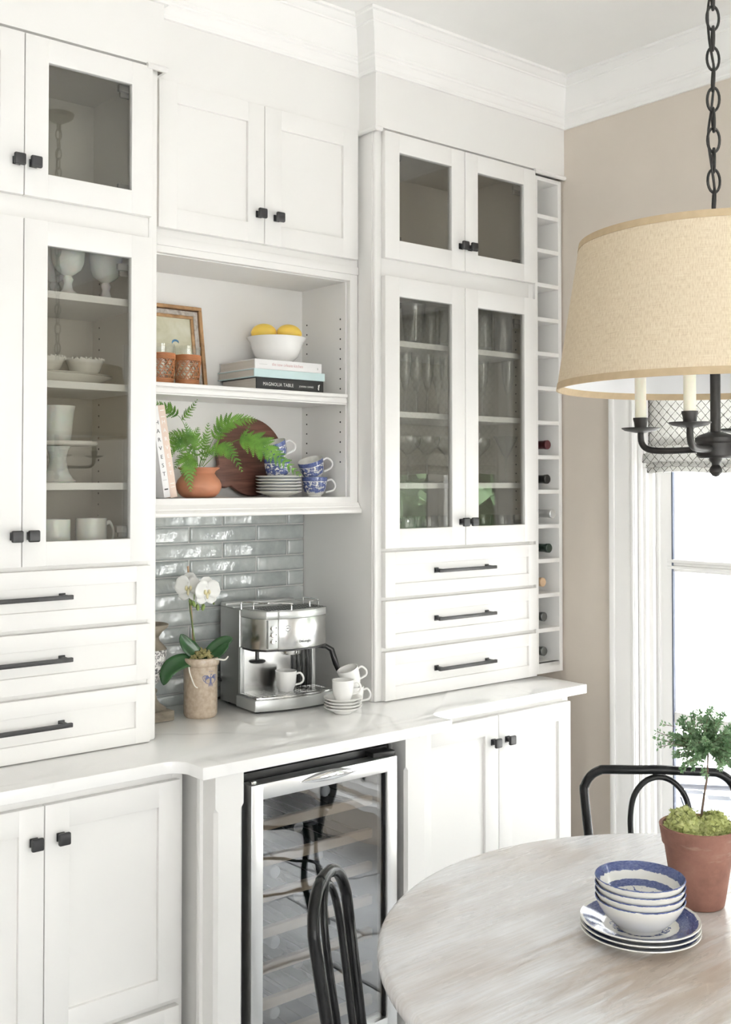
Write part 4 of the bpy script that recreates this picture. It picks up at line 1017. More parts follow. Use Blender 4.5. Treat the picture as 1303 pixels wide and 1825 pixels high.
def lemon(loc, rot, label, s=1.0):
    b = new(); pr = []
    for i in range(17):
        a = PI*i/16; r_ = .0275*math.sin(a)**.9; z_ = -.037*math.cos(a)
        if i >= 14: z_ += .003*(i-13)/3
        if i <= 1: z_ -= .0015
        pr.append((max(r_, 0 if i in (0, 16) else .002), z_))
    lathe(b, pr, 24); t = thing('lemon', label, 'lemon', loc, 0, 'lemons in the bowl'); t.rotation_euler = rot; t.scale = (s, s, s)
    obj('fruit', b, 'lemon', t, 60)
    b = new(); lathe(b, [(0, .036), (.003, .037), (.0032, .039), (0, .0395)], 8); obj('stem_scar', b, 'bud_green', t)
def bp(r_, a_, u_): return (BC[0]+CR.x*r_+CU.x*a_, BC[1]+CR.y*r_+CU.y*a_, BZ+u_)
lemon(bp(-.0405, -.004, .1005), (R(88), 0, VIEW+R(84)), 'plump lemon heaped in the bowl, blunt end outwards', 1.05)
lemon(bp(.0405, -.004, .0985), (R(97), 0, VIEW+R(88)), 'lemon heaped in the bowl with its pointed tip outwards', 1.03)
lemon(bp(-.030, .002, .0435), (R(90), 0, VIEW), 'hidden lemon low in the bowl under the blunt one')
lemon(bp(.030, .002, .0435), (R(90), 0, VIEW), 'hidden lemon low in the bowl under the pointed one')

def tumbler(loc, label, full=True):
    T = thing('rattan_tumbler', label, 'tumbler', (loc[0], loc[1], loc[2]+.0005), 0, 'rattan wrapped tumblers'); H = .117
    rad = lambda z_: .0305+(.0385-.0305)*z_/H
    b = new(); lathe(b, [(0, .003), (.029, .002), (rad(.004), .004), (rad(H), H), (rad(H)-.002, H), (rad(.01)-.002, .010), (0, .009)], 36); obj('glass', b, 'glassware', T, 50)
    def ringpts(z_, r_): return [(r_*math.cos(2*PI*k/40), r_*math.sin(2*PI*k/40), z_) for k in range(40)]
    b = new()
    for k in range(5): tube(b, ringpts(.0895-.0034*k, rad(.09)+.0022), .0021, 6, True)
    obj('woven_band', b, 'rattan', T)
    b = new()
    for k in range(5): tube(b, ringpts(.0035+.0034*k, rad(.01)+.0022), .0021, 6, True)
    obj('woven_band', b, 'rattan', T)
    b = new(); nn = 11
    for s_ in (-1, 1):
        for j in range(nn):
            pts = []
            for i in range(25):
                z_ = .016+.062*i/24; ph = i/24*4*PI; th_ = 2*PI*(j+.5*(s_ > 0))/nn + s_*(PI/nn)*.92*math.cos(ph*1.0)*.5
                rr_ = rad(z_)+.0022+.0006*s_*math.sin(ph); pts.append((rr_*math.cos(th_), rr_*math.sin(th_), z_))
            tube(b, pts, .0014, 5)
    for k in range(3): tube(b, ringpts(.028+.0175*k, rad(.04)+.0022), .0013, 5, True)
    obj('cane_netting', b, 'rattan', T)
    return T
tumbler((1.642, 2.800, S1), 'rattan wrapped glass tumbler in front of the picture frame corner')
tumbler((1.556, 2.800, S1), 'rattan wrapped glass tumbler nearest the milk glass cabinet')

# framed picture leaning on the back
FRM = thing('framed_picture', 'small painting in a gilt and silver frame leaning behind the tumblers', 'picture frame', (1.62, 2.906, S1+.0012))
FRM.rotation_euler = (R(-9.0), 0, 0)
fw, fh = .1485, .262
def ring_frame(nm, o_, i_, y0, y1, mat):
    b = new()
    for (xa, xb, za, zb) in ((-fw+o_, fw-o_, fh-i_, fh-o_), (-fw+o_, fw-o_, o_, i_), (-fw+o_, -fw+i_, i_, fh-i_), (fw-i_, fw-o_, i_, fh-i_)): box(b, xa, y0, za, xb, y1, zb, .0012)
    obj(nm, b, mat, FRM)
ring_frame('outer_moulding', 0, .011, -.016, .004, 'gilt'); ring_frame('shadow_groove', .0105, .0155, -.006, .004, 'walnut_dark'); ring_frame('silver_moulding', .015, .029, -.012, .004, 'silver_leaf'); ring_frame('inner_moulding', .0285, .038, -.009, .004, 'gilt')
m, nt, bb = nodes_of('painting'); v_ = coords(nt); f_ = noise(nt, v_, 14, 5, .6, .5); nt.links.new(ramp(nt, f_, [(.3, (.44, .44, .30)), (.5, (.58, .56, .42)), (.7, (.66, .65, .54))]), bb.inputs['Base Color']); bb.inputs['Roughness'].default_value = .7
b = new(); box(b, -fw+.034, -.003, .034, fw-.034, .002, fh-.034); cv = obj('canvas', b, 'painting', FRM, 0)
plain('paint_blue', (.05, .15, .27), .7, vary=.4, vscale=60)
b = new(); prism(b, [(-.014, -.004), (-.011, .003), (-.004, .006), (.004, .0055), (.010, .002), (.010, -.006), (.005, -.001), (-.002, .0), (-.009, -.003), (-.013, -.009)], 0, .0006, 0, Matrix.Translation((.055, -.003, .150)) @ FACE_FRONT); obj('blue_mark', b, 'paint_blue', cv, 0)

# ------------------------------------------------------------------ lower open shelf
def standing_book(label, x, lean, h, t, d, cover, tcol, title, y, extra=None, tsize=.016):
    # standing upright, spine to -Y, leaning sideways; title letters stacked down the spine
    T = thing('cookbook', label, 'book', (x, y, S2+.0008+t*math.sin(-lean))); T.rotation_euler = (0, lean, 0)
    b = new(); box(b, -t, 0, 0, -t+.0026, d, h, .0006); box(b, -.0026, 0, 0, 0, d, h, .0006); box(b, -t, -.0012, 0, 0, .003, h, .0012); obj('cover', b, cover, T)
    b = new(); box(b, -t+.0026, .0025, .003, -.0026, d-.004, h-.003); obj('pages', b, 'page_edges', T, 0)
    for i, ch in enumerate(title): text('spine_letter', ch, tsize, tcol, T, Matrix.Translation((-t/2, -.0013, h*.80-.0245*i)) @ FACE_FRONT, .0003, 'CENTER')
    for (za, zb) in extra or ():
        b = new(); box(b, -t*.78, -.0016, za, -t*.22, -.0011, zb); obj('spine_rule', b, tcol, T, 0)
    return T
standing_book('pink book leaning beside the fern pot, white letters down its spine', 1.5825, R(-9.3), .266, .0225, .19, 'pink_book', 'print_white', 'HARVEST', 2.752, ((.040, .042), (.030, .0315), (.232, .234), (.250, .252)))
standing_book('white book leaning beside the pink book, black letters down its spine', 1.5590, R(-9.3), .262, .021, .19, 'white_book', 'print_black', 'HARVEST', 2.750, ((.050, .0507), (.022, .026)))

FP = thing('potted_fern', 'green fern in a squat terracotta pot on the open shelf', 'potted plant', (1.6815, 2.800, S2))
b = new(); lathe(b, [(0, .001), (.040, .001), (.048, .003), (.060, .014), (.067, .030), (.067, .040), (.062, .052), (.052, .064), (.047, .072), (.050, .079), (.0605, .086), (.062, .0885), (.060, .090), (.050, .082), (.043, .072), (.045, .062), (.050, .05), (0, .05)], 48); obj('pot', b, 'terracotta_smooth', FP, 50)
b = new(); lathe(b, [(0, .072), (.030, .074), (.046, .071)], 24); obj('soil', b, 'soil', FP)
def fern_frond(pts, wid, seed, npin=13, start=.12, droop=.3, normal=None):
    r_ = random.Random(seed); path = smooth_path(pts, 10); L_ = len(path); b = new()
    tube(b, path, [.0013*(1-.7*i/(L_-1)) for i in range(L_)], 5)
    nrm0 = (normal or (-CU*1.0+Vector((0, 0, .55)))).normalized()
    for k in range(npin):
        u = start+(1-start)*(k/(npin-.4))**.92; i = min(L_-2, int(u*(L_-1))); fr_ = u*(L_-1)-i
        p = path[i].lerp(path[i+1], fr_); t_ = (path[min(i+2, L_-1)]-path[max(i-1, 0)]).normalized()
        nn = (nrm0-t_*nrm0.dot(t_)); nn = nn.normalized() if nn.length > .05 else t_.orthogonal().normalized(); s_ = t_.cross(nn).normalized()
        q = (u-start)/(1-start); env = min(1.0, .55+q*2.2)*(1-q)**.75+.06
        for sd in (-1, 1):
            pl = wid*env*r_.uniform(.88, 1.1); ang = R(62-22*q)+r_.uniform(-.12, .12)
            d0 = (t_*math.cos(ang)+s_*sd*math.sin(ang)).normalized(); nt_ = max(4, int(pl/.0046)); pw = pl*.27
            c_prev = p; side = nn.cross(d0).normalized(); lift = r_.uniform(-.25, .1)
            for j in range(nt_):
                v = (j+.5)/nt_; cpos = p+d0*pl*v+nn*(lift*pl*v*v-droop*pl*v*v*.3)
                tl = pw*(1-v)**.55*(.7+.3*min(1, v*4)); stp = pl/nt_
                for s2 in (-1, 1):
                    a1 = cpos-d0*stp*.55; a2 = cpos+d0*stp*.50; tip = cpos+side*s2*tl+d0*stp*.75+nn*(.10*tl); mid = cpos+side*s2*tl*.6-d0*stp*.25+nn*(.05*tl)
                    b.faces.new([b.verts.new(x) for x in (a1, a2, tip, mid)])
    return obj('frond', b, 'fern_leaf', FP, 0)
def fp(px, y, a=0.0): return P3((px-354)*.00169, (887-y)*.00170, a)
fern_frond([fp(350, 832), fp(344, 795), fp(332, 768), fp(321, 747), fp(300, 733), fp(279, 722, -.01)], .034, 1, 9, .66)
fern_frond([fp(324, 752, -.002), fp(333, 742, -.01), fp(343, 730, -.012), fp(353, 716, -.015)], .021, 2, 9, .1)
fern_frond([fp(357, 833), fp(372, 800), fp(386, 775, -.01), fp(405, 757, -.02), fp(432, 752, -.03), fp(457, 753, -.035)], .046, 3, 14, .34)
fern_frond([fp(360, 832), fp(376, 806, -.02), fp(396, 800, -.035), fp(416, 812, -.045), (fp(434, 842, -.05))], .036, 4, 13, .30)
fern_frond([fp(362, 833, .0), fp(392, 804, .01), fp(425, 786, -.005), fp(458, 792, -.02), fp(492, 815, -.03), fp(534, 849, -.035)], .058, 5, 17, .42)
fern_frond([fp(428, 788, -.005), fp(436, 778, -.008), fp(444, 758, -.01)], .018, 15, 7, .1)
fern_frond([fp(352, 832, -.02), fp(346, 812, -.05), fp(342, 826, -.068), fp(344, 848, -.074), fp(347, 876, -.072)], .042, 6, 13, .22)
fern_frond([fp(348, 832), fp(334, 806, -.015), fp(318, 795, -.03), fp(303, 815, -.04), fp(307, 840, -.045)], .034, 7, 12, .2)
fern_frond([fp(349, 832), fp(338, 800), fp(322, 785, -.01), fp(306, 790, -.018), fp(297, 801, -.022)], .034, 8, 12, .22)
fern_frond([fp(350, 832), fp(342, 796, .01), fp(328, 779, .008), fp(310, 775, .0), fp(296, 779, -.005)], .030, 9, 12, .22)
fern_frond([fp(352, 832), fp(352, 800, -.02), fp(350, 782, -.03), fp(357, 766, -.04)], .030, 10, 11, .2)
fern_frond([fp(355, 832), fp(362, 803, .0), fp(368, 782, -.01), fp(372, 757, -.015)], .026, 11, 11, .25)
fern_frond([fp(351, 832, -.01), fp(338, 815, -.04), fp(326, 822, -.055), fp(318, 838, -.06)], .026, 12, 10, .2)
fern_frond([fp(353, 832), fp(345, 790, -.01), fp(338, 775, -.02), fp(333, 757, -.02)], .024, 13, 10, .25)
fern_frond([fp(356, 833, -.01), fp(366, 812, -.04), fp(380, 806, -.05), fp(392, 815, -.055)], .026, 14, 10, .2)

# round wooden board with a stub handle
BR = .1262
CB = thing('cutting_board', 'round dark walnut board leaning at the back of the shelf', 'cutting board', (1.948, 2.910, S2+.0018)); CB.rotation_euler = (R(-7.4), 0, 0)
pts = []
for k in range(60):
    a = R(228)+R(324)*k/59; pts.append((BR*math.cos(a), BR+BR*math.sin(a)))
ha = R(210); hd = Vector((math.cos(ha), math.sin(ha))); hs = Vector((-hd.y, hd.x)); c0 = Vector((0, BR))
for q, s_ in ((1.10, -.28), (1.22, -.20), (1.36, -.19), (1.42, -.10), (1.42, .10), (1.36, .19), (1.22, .20), (1.10, .28)):
    p = c0+hd*BR*q+hs*BR*s_; pts.append((p.x, max(p.y, .002)))
b = new(); prism(b, pts, -.009, .009, .003, FACE_FRONT); obj('board', b, 'walnut', CB, 40)

# blue and white transferware
m_willow('willow_cup', [(0, 0), (.20, 0), (.25, .50), (.31, .62), (.44, .62), (.452, .1), (.458, 1.0), (.535, 1.0), (.54, .25), (.56, 0), (1, 0)], su=20, sv=16)
CUPP = [(0, .004), (.018, .004), (.020, 0), (.023, 0), (.0225, .005), (.027, .008), (.035, .018), (.0385, .032), (.0405, .048), (.0418, .062), (.0400, .0625), (.0385, .048), (.0365, .032), (.032, .020), (.022, .010), (0, .009)]
bc = make_cup('teacup', 'blue and white teacup standing on the shelf by the cabinet side', .0418, .062, .023, 'willow_cup', group='blue and white teacups', hmat='porcelain', houtz=(.22, .80), hout=.027, prof=CUPP)
sit(bc, (2.112, 2.802, S2+.0005), VIEW+.1)
def tilt_cup(src, label, base, ty, tx, rz):
    c = dup(src, (0, 0, 0), 0, label); Mx = Matrix.Translation(base) @ Matrix.Rotation(rz, 4, 'Z') @ Matrix.Rotation(ty, 4, 'Y') @ Matrix.Rotation(tx, 4, 'X')
    c.location = Mx.translation; c.rotation_euler = Mx.to_euler(); return c
tilt_cup(bc, 'tilted blue and white teacup nested in the cup by the cabinet side', Vector((2.112, 2.802, S2+.0595))+CR*.000, R(-15), R(16), VIEW+.1)
SX = (1.986, 2.822)
m_willow('willow_saucer', [(0, 0), (.535, 0), (.55, .8), (.64, .85), (.68, .4), (1, .5)], su=24, sv=10)
s0 = None
sp = [(0, .003), (.028, .003), (.029, 0), (.032, 0), (.034, .003), (.055, .0085), (.070, .014), (.0735, .0165), (.0728, .0178), (.069, .0165), (.053, .012), (.030, .007), (0, .007)]
for k in range(6):
    if s0 is None:
        b = new(); lathe(b, sp, 48); s0 = tag(obj('saucer', b, 'willow_saucer', None, 50), 'blue and white saucer in the stack under the fern tip', 'saucer', 'stacked blue and white saucers'); o = s0
    else: o = dup(s0, (0, 0, 0))
    o.location = (SX[0]+CR.x*(-.001 if k > 2 else .001), SX[1], S2+.0004+k*.0096); o.rotation_euler = (0, 0, k*1.1); o['label'] = ORD[6][k] % ('blue and white saucer', 'below the fern tip')
zt = S2+5*.0096+.0082
dup(bc, (SX[0]+CR.x*-.006, SX[1]+.004, zt), VIEW+.9, 'upright blue and white teacup on the saucer stack behind the fern')
tilt_cup(bc, 'tilted blue and white teacup above the saucer stack, handle showing', Vector((SX[0]+CR.x*-.004, SX[1]+.002, zt+.0565)), R(-16), R(14), VIEW+.05)
# ------------------------------------------------------------------ milk glass in the left tall cabinet
LS = (2.0911, 1.8616, 1.5996, 1.3986)
gob_p = [(0, .002), (.033, 0), (.035, .003), (.030, .008), (.015, .020), (.0105, .036), (.012, .042), (.0145, .048), (.0125, .054), (.010, .058), (.018, .063), (.034, .075), (.041, .092), (.044, .115), (.0455, .140), (.0475, .160), (.0455, .160), (.043, .138), (.039, .095), (.03, .079), (0, .071)]
b = new(); lathe(b, gob_p, 44); g0 = obj('goblet', b, 'milk_glass', None, 60)
for v in g0.data.vertices:
    if v.co.z > .07: 
        a = math.atan2(v.co.y, v.co.x); k = 1+.018*math.sin(a*9)*math.sin((v.co.z-.07)*60); v.co.x *= k; v.co.y *= k
def at(px, Y):   # X on the depth Y for a picture column
    t_ = YAW+math.atan((px-651.5)/FPX); return Y*math.tan(t_)
tag(g0, 'white milk glass goblet, bright one standing at the shelf front', 'goblet', 'milk glass goblets'); g0.location = (at(119, 2.735), 2.735, LS[0])
dup(g0, (at(187, 2.77), 2.77, LS[0]), .4, 'white milk glass goblet standing nearest the cabinet side')
dup(g0, (at(95, 2.85), 2.85, LS[0]), .9, 'white milk glass goblet standing behind the bright goblet')
# scalloped bowls on platters
def scallop_bowl(loc, label):
    pr = [(0, .003), (.03, .002), (.034, .004), (.048, .018), (.056, .036), (.062, .050), (.0605, .051), (.054, .036), (.045, .02), (0, .008)]
    b = new(); lathe(b, pr, 72)
    for v in b.verts:
        if v.co.z > .045: v.co.z += .0024*math.cos(18*math.atan2(v.co.y, v.co.x)); 
    t = thing('scalloped_bowl', label, 'bowl', loc, 0, 'scalloped milk glass bowls'); t.scale = (.84, .84, .95); obj('bowl', b, 'hobnail_milk', t, 60)
    b = new()
    for k in range(26):
        a = 2*PI*k/26; bmesh.ops.create_icosphere(b, subdivisions=1, radius=.0042, matrix=Matrix.Translation((.062*math.cos(a), .062*math.sin(a), .0515)))
    obj('beaded_rim', b, 'hobnail_milk', t); return t
plp = [(0, .003), (.06, .003), (.062, 0), (.066, 0), (.070, .004), (.092, .014), (.094, .016), (.092, .017), (.07, .008), (0, .007)]
b = new(); lathe(b, plp, 56); p0 = tag(obj('plate', b, 'hobnail_milk', None, 50), 'deep oval white platter lying on the milk glass shelf', 'plate', 'white plates under the scalloped bowls')
PLX = (at(198, 2.79)-.19, 2.79); p0.location = (*PLX, LS[1]); p0.scale = (2.0, 1.0, 1.6)
p1 = dup(p0, (*PLX, LS[1]+.0185), 0, 'shallow oval white platter on the deep one, under the scalloped bowls'); p1.scale = (1.98, 1, .75)
sb0 = scallop_bowl((at(150, 2.79), 2.79, LS[1]+.0185+.0062), 'scalloped white bowl on the platters, nearer the cabinet side')
dup(sb0, (at(150, 2.79)-.116, 2.785, LS[1]+.0185+.0062), .5, 'scalloped white bowl on the platters, nearer the door knobs')
# cake stand, and tall embossed jar standing behind it
t = thing('cake_stand', 'white milk glass cake stand with flaring foot', 'cake stand', (at(103, 2.755), 2.755, LS[2]))
b = new(); lathe(b, [(0, .004), (.046, 0), (.048, .003), (.040, .010), (.028, .030), (.022, .060), (.026, .084), (.034, .096), (0, .098)], 44); obj('pedestal', b, 'milk_glass', t, 60)
b = new(); lathe(b, [(0, .098), (.096, .098), (.102, .100), (.104, .104), (.102, .108), (.096, .106), (0, .106)], 56); obj('plate', b, 'hobnail_milk', t, 50)
jar_p = [(0, .003), (.030, .001), (.033, .006), (.0365, .03), (.039, .06), (.0415, .082), (.044, .092), (.0445, .097), (.041, .096), (.037, .06), (.03, .01), (0, .009)]
b = new(); lathe(b, jar_p, 48); o = tag(obj('milk_glass_jar', b, 'milk_glass', None, 60), 'white embossed jar standing on the cake stand', 'jar'); o.location = (at(103, 2.755), 2.755, LS[2]+.1062)
# mugs on the bottom board
mg = make_cup('milk_glass_mug', 'white embossed mug standing nearest the cabinet side, bottom shelf', .041, .062, .034, 'milk_glass', 'mug', 'milk glass mugs', prof=[(0, .003), (.034, .002), (.038, .004), (.041, .012), (.041, .062), (.0385, .062), (.0385, .012), (0, .010)])
sit(mg, (at(163, 2.72), 2.72, 1.3986), VIEW+.5); mg.scale = (1, 1, 1.7)
dup(mg, (at(97, 2.70), 2.70, 1.3986), VIEW+2.5, 'white embossed mug standing second from the cabinet side, bottom shelf')

# ------------------------------------------------------------------ clear glassware in the right tall cabinet
RS = (2.0616, 1.8306, 1.5986, 1.3986)
def glass(name, label, prof, loc, cat, group, rotz=0):
    b = new(); lathe(b, prof, 32); o = obj(name, b, 'glassware', None, 50); o.location = loc; return tag(o, label, cat, group)
pint = [(0, .006), (.026, .004), (.028, .0), (.0295, .006), (.043, .140), (.0415, .140), (.028, .012), (0, .011)]
high = [(0, .008), (.029, .006), (.031, 0), (.032, .004), (.0325, .135), (.031, .135), (.030, .014), (0, .013)]
flute = [(0, .002), (.030, 0), (.030, .002), (.005, .008), (.0035, .02), (.0035, .075), (.008, .085), (.020, .13), (.0235, .19), (.0235, .205), (.0225, .205), (.0222, .19), (.018, .13), (.006, .088), (0, .085)]
coupe = [(0, .002), (.033, 0), (.033, .002), (.006, .007), (.0035, .02), (.0035, .085), (.010, .094), (.040, .125), (.0445, .140), (.044, .158), (.043, .158), (.0432, .140), (.038, .127), (.009, .097), (0, .095)]
martini = [(0, .002), (.035, 0), (.035, .002), (.006, .007), (.0035, .02), (.0035, .08), (.006, .088), (.045, .165), (.044, .165), (.004, .09), (0, .088)]
glass('pint_glass', 'flared clear pint glass on the top glassware shelf', pint, (at(737, 2.72), 2.72, RS[0]), 'glass', 'clear drinking glasses')
glass('highball_glass', 'straight clear glass beside the pint glass', high, (at(768, 2.76), 2.76, RS[0]), 'glass', 'clear drinking glasses')
glass('highball_glass', 'straight clear glass by the middle of the top shelf', high, (at(793, 2.70), 2.70, RS[0]), 'glass', 'clear drinking glasses')
glass('highball_glass', 'straight clear glass behind the hinged door, left of the pair', high, (at(862, 2.70), 2.70, RS[0]), 'glass', 'clear drinking glasses')
glass('highball_glass', 'straight clear glass nearest the upper door hinge', high, (at(897, 2.695), 2.695, RS[0]), 'glass', 'clear drinking glasses')
for i, (px, yy) in enumerate(((722, 2.73), (742, 2.80), (762, 2.73), (781, 2.80), (796, 2.73), (860, 2.76), (906, 2.69))):
    glass('champagne_flute', ['tall clear champagne flute in the row on the second glassware shelf, knob side', 'tall clear champagne flute behind the hinge side door, second shelf'][i > 4], flute, (at(px, yy), yy, RS[1]), 'glass', 'champagne flutes')
for i, (px, yy) in enumerate(((727, 2.74), (761, 2.74), (797, 2.74))): glass('coupe_glass', 'clear coupe glass in the row on the third glassware shelf', coupe, (at(px, yy), yy, RS[2]), 'glass', 'coupe glasses')
glass('martini_glass', 'clear cone shaped stem glass on the third shelf near the hinge side', martini, (at(902, 2.69), 2.69, RS[2]), 'glass', None)
glass('coupe_glass', 'clear coupe glass half hidden by the meeting stile', coupe, (at(852, 2.78), 2.78, RS[2]), 'glass', 'coupe glasses')
stemless = [(0, .004), (.022, .001), (.026, .003), (.036, .025), (.0385, .048), (.034, .085), (.033, .085), (.0373, .048), (.035, .026), (.024, .006), (0, .006)]
for px, yy in ((722, 2.72), (741, 2.79), (762, 2.72), (785, 2.78), (858, 2.78), (892, 2.70)): glass('stemless_glass', 'clear stemless glass on the bottom board behind the doors', stemless, (at(px, yy), yy, RS[3]), 'glass', 'stemless glasses')
# ------------------------------------------------------------------ round table and what stands on it
def ray(px, py):
    F_ = Vector((math.sin(YAW)*math.cos(PITCH), math.cos(YAW)*math.cos(PITCH), math.sin(PITCH))); R_ = Vector((math.cos(YAW), -math.sin(YAW), 0)); U_ = R_.cross(F_)
    return F_+R_*((px-651.5)/FPX)-U_*((py-818.2)/FPX)
def onz(px, py, z):                       # where a picture point meets the level z
    d_ = ray(px, py); return CAM+d_*((z-CAM.z)/d_.z)
TZ = .76; TC = Vector((1.788, 1.106, 0))
T = thing('round_table', 'round grey weathered wood table with a pedestal foot', 'table', TC)
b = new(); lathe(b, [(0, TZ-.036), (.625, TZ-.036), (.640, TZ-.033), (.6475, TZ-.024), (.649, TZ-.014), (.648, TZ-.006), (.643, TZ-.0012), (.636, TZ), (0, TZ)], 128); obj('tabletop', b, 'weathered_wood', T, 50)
b = new(); lathe(b, [(.30, TZ-.036), (.30, TZ-.07), (.10, TZ-.09), (.07, TZ-.14), (.09, TZ-.28), (.11, TZ-.36), (.08, TZ-.44), (.07, TZ-.52), (.10, .14), (.12, .10), (0, .10)], 40); obj('pedestal', b, 'weathered_wood', T, 50)
for k in range(4):
    a = PI/4+k*PI/2; d_ = Vector((math.cos(a), math.sin(a), 0)); b = new(); tube(b, [d_*.06+Vector((0, 0, .13)), d_*.2+Vector((0, 0, .11)), d_*.34+Vector((0, 0, .05)), d_*.40+Vector((0, 0, .022))], [.05, .045, .035, .022], 10); obj('foot', b, 'weathered_wood', T, 50)

# plates and bowls, blue transfer print
m_willow('willow_plate', [(0, 0), (.53, 0), (.545, .85), (.64, .90), (.69, .80), (.70, .05), (.755, .05), (.76, .60), (.80, .45), (.9, .60), (1, .62)], su=30, sv=26)
m_willow('willow_bowl', [(0, 0), (.512, 0), (.522, .95), (.590, .92), (.606, .45), (.615, 0), (.672, 0), (.682, .95), (.735, .92), (.745, .1), (.80, .5), (1, .5)], su=28, sv=22)
pp = onz(1141, 1646, .788)
pprof = [(0, .003), (.060, .003), (.062, 0), (.066, 0), (.068, .004), (.085, .010), (.104, .0165), (.1085, .0195), (.108, .0215), (.1045, .0205), (.084, .0145), (.070, .009), (.062, .0072), (0, .007)]
p0 = None
for k in range(3):
    if p0 is None:
        b = new(); lathe(b, pprof, 72); p0 = tag(obj('plate', b, 'willow_plate', None, 50), 'blue and white plate stacked on the table', 'plate', 'blue and white plates on the table'); o = p0
    else: o = dup(p0, (0, 0, 0))
    o.location = (pp.x+CR.x*(.001 if k == 0 else 0), pp.y, TZ+.0004+k*.0094); o.rotation_euler = (0, 0, k*.9); o['label'] = ORD[3][k] % ('blue and white plate', 'on the table')
zb = TZ+2*.0094+.0082
bprof = [(0, .004), (.034, .004), (.036, 0), (.040, 0), (.041, .004), (.050, .010), (.066, .026), (.075, .040), (.080, .050), (.0815, .0545), (.0800, .056), (.0775, .052), (.0715, .040), (.062, .026), (.046, .012), (.036, .0085), (0, .008)]
b0 = None; bpos = onz(1141, 1580, .865)
for k in range(4):
    if b0 is None:
        b = new(); lathe(b, bprof, 72); b0 = tag(obj('bowl', b, 'willow_bowl', None, 50), 'blue and white bowl in the stack on the plates', 'bowl', 'blue and white bowls on the table'); o = b0
    else: o = dup(b0, (0, 0, 0))
    o.location = (pp.x*.5+bpos.x*.5, pp.y*.5+bpos.y*.5, zb+k*.0124); o.rotation_euler = (0, 0, k*1.3); o['label'] = ORD[4][k] % ('blue and white bowl', 'on the plates')

# topiary in an old clay pot
tp = onz(1246, 1611, TZ); tk = (tp-CAM).dot(Vector((math.sin(YAW), math.cos(YAW), 0)))/FPX
TP = thing('potted_topiary', 'small round topiary with mossy soil in an old clay pot', 'potted plant', tp)
b = new(); lathe(b, [(0, .002), (.046, .001), (.049, .004), (.052, .02), (.067, .118), (.0675, .120), (.071, .121), (.0755, .150), (.0765, .156), (.074, .158), (.070, .156), (.0655, .125), (.06, .09), (0, .09)], 56); obj('pot', b, 'terracotta_old', TP, 50)
b = new(); tufts(b, *(CR*-.030).xy, .146, .036, .046, 300, .0062, 5); tufts(b, *(CR*.028).xy, .144, .040, .040, 330, .0062, 6); tufts(b, 0, 0, .140, .062, .012, 160, .006, 8)
r_ = random.Random(4); ms_ = [v.co.copy() for v in b.verts]
def leaflet(b, p, d, n, L_, w_):
    s_ = d.cross(n).normalized(); b.faces.new([b.verts.new(x) for x in (p, p+d*L_*.5+s_*w_, p+d*L_, p+d*L_*.5-s_*w_)])
for k in range(2600):
    p = r_.choice(ms_); d = (Vector((p.x*6, p.y*6, .5))+Vector((r_.gauss(0, .5), r_.gauss(0, .5), r_.gauss(0, .4)))).normalized(); leaflet(b, p, d, Vector((r_.gauss(0, 1), r_.gauss(0, 1), r_.gauss(0, 1))).normalized(), r_.uniform(.005, .010), r_.uniform(.0008, .0016))
o = obj('moss', b, 'moss', TP, 30); o['kind'] = 'stuff'
b = new(); lathe(b, [(0, .140), (.04, .141), (.0655, .138)], 28); obj('soil', b, 'soil', TP)
def tq(px, y, a=0.0): return P3((px-1246)*tk, (1611-y)*tk, a)
bc_ = tq(1264, 1332); br_ = .074
b = new(); trunk = smooth_path([tq(1249, 1480), tq(1252, 1450), tq(1258, 1410), tq(1262, 1385), bc_], 5); tube(b, trunk, [.0028*(1-.4*i/(len(trunk)-1)) for i in range(len(trunk))], 7)
obj('trunk', b, 'bark', TP)
r_ = random.Random(11); bb_ = new(); lb = new()
def leaflet(b, p, d, n, L_, w_):
    s_ = d.cross(n).normalized(); b.faces.new([b.verts.new(x) for x in (p, p+d*L_*.5+s_*w_, p+d*L_, p+d*L_*.5-s_*w_)])
for k in range(95):
    v = Vector((r_.gauss(0, 1), r_.gauss(0, 1), r_.gauss(0, 1))).normalized()
    if v.z < -.75: v.z = -.2; v.normalize()
    ln = br_*r_.uniform(.72, 1.08)
    if k < 5: v = (-CR+Vector((0, 0, r_.uniform(-.3, .5)))+CU*r_.uniform(-.4, .4)).normalized(); ln = br_*r_.uniform(1.15, 1.42)
    tip = bc_+Vector((v.x*ln, v.y*ln, v.z*ln*.88)); mid = bc_+(tip-bc_)*.5+Vector((r_.uniform(-.01, .01), r_.uniform(-.01, .01), r_.uniform(-.01, .01)))
    path = smooth_path([bc_+v*.006, mid, tip], 5); tube(bb_, path, .0006, 4, caps=False)
    for i in range(2, len(path)):
        for q in range(11 if k >= 5 else 4):
            d = Vector((r_.gauss(0, 1), r_.gauss(0, 1), r_.gauss(0, 1))).normalized()*.9+v*.7; d.normalize(); n_ = Vector((r_.gauss(0, 1), r_.gauss(0, 1), r_.gauss(0, 1))).normalized()
            leaflet(lb, path[i]+d*.002, d, n_, r_.uniform(.0062, .0105), r_.uniform(.0015, .0025))
obj('twigs', bb_, 'bark', TP); o = obj('foliage', lb, 'topiary_leaf', TP, 0); o['kind'] = 'stuff'

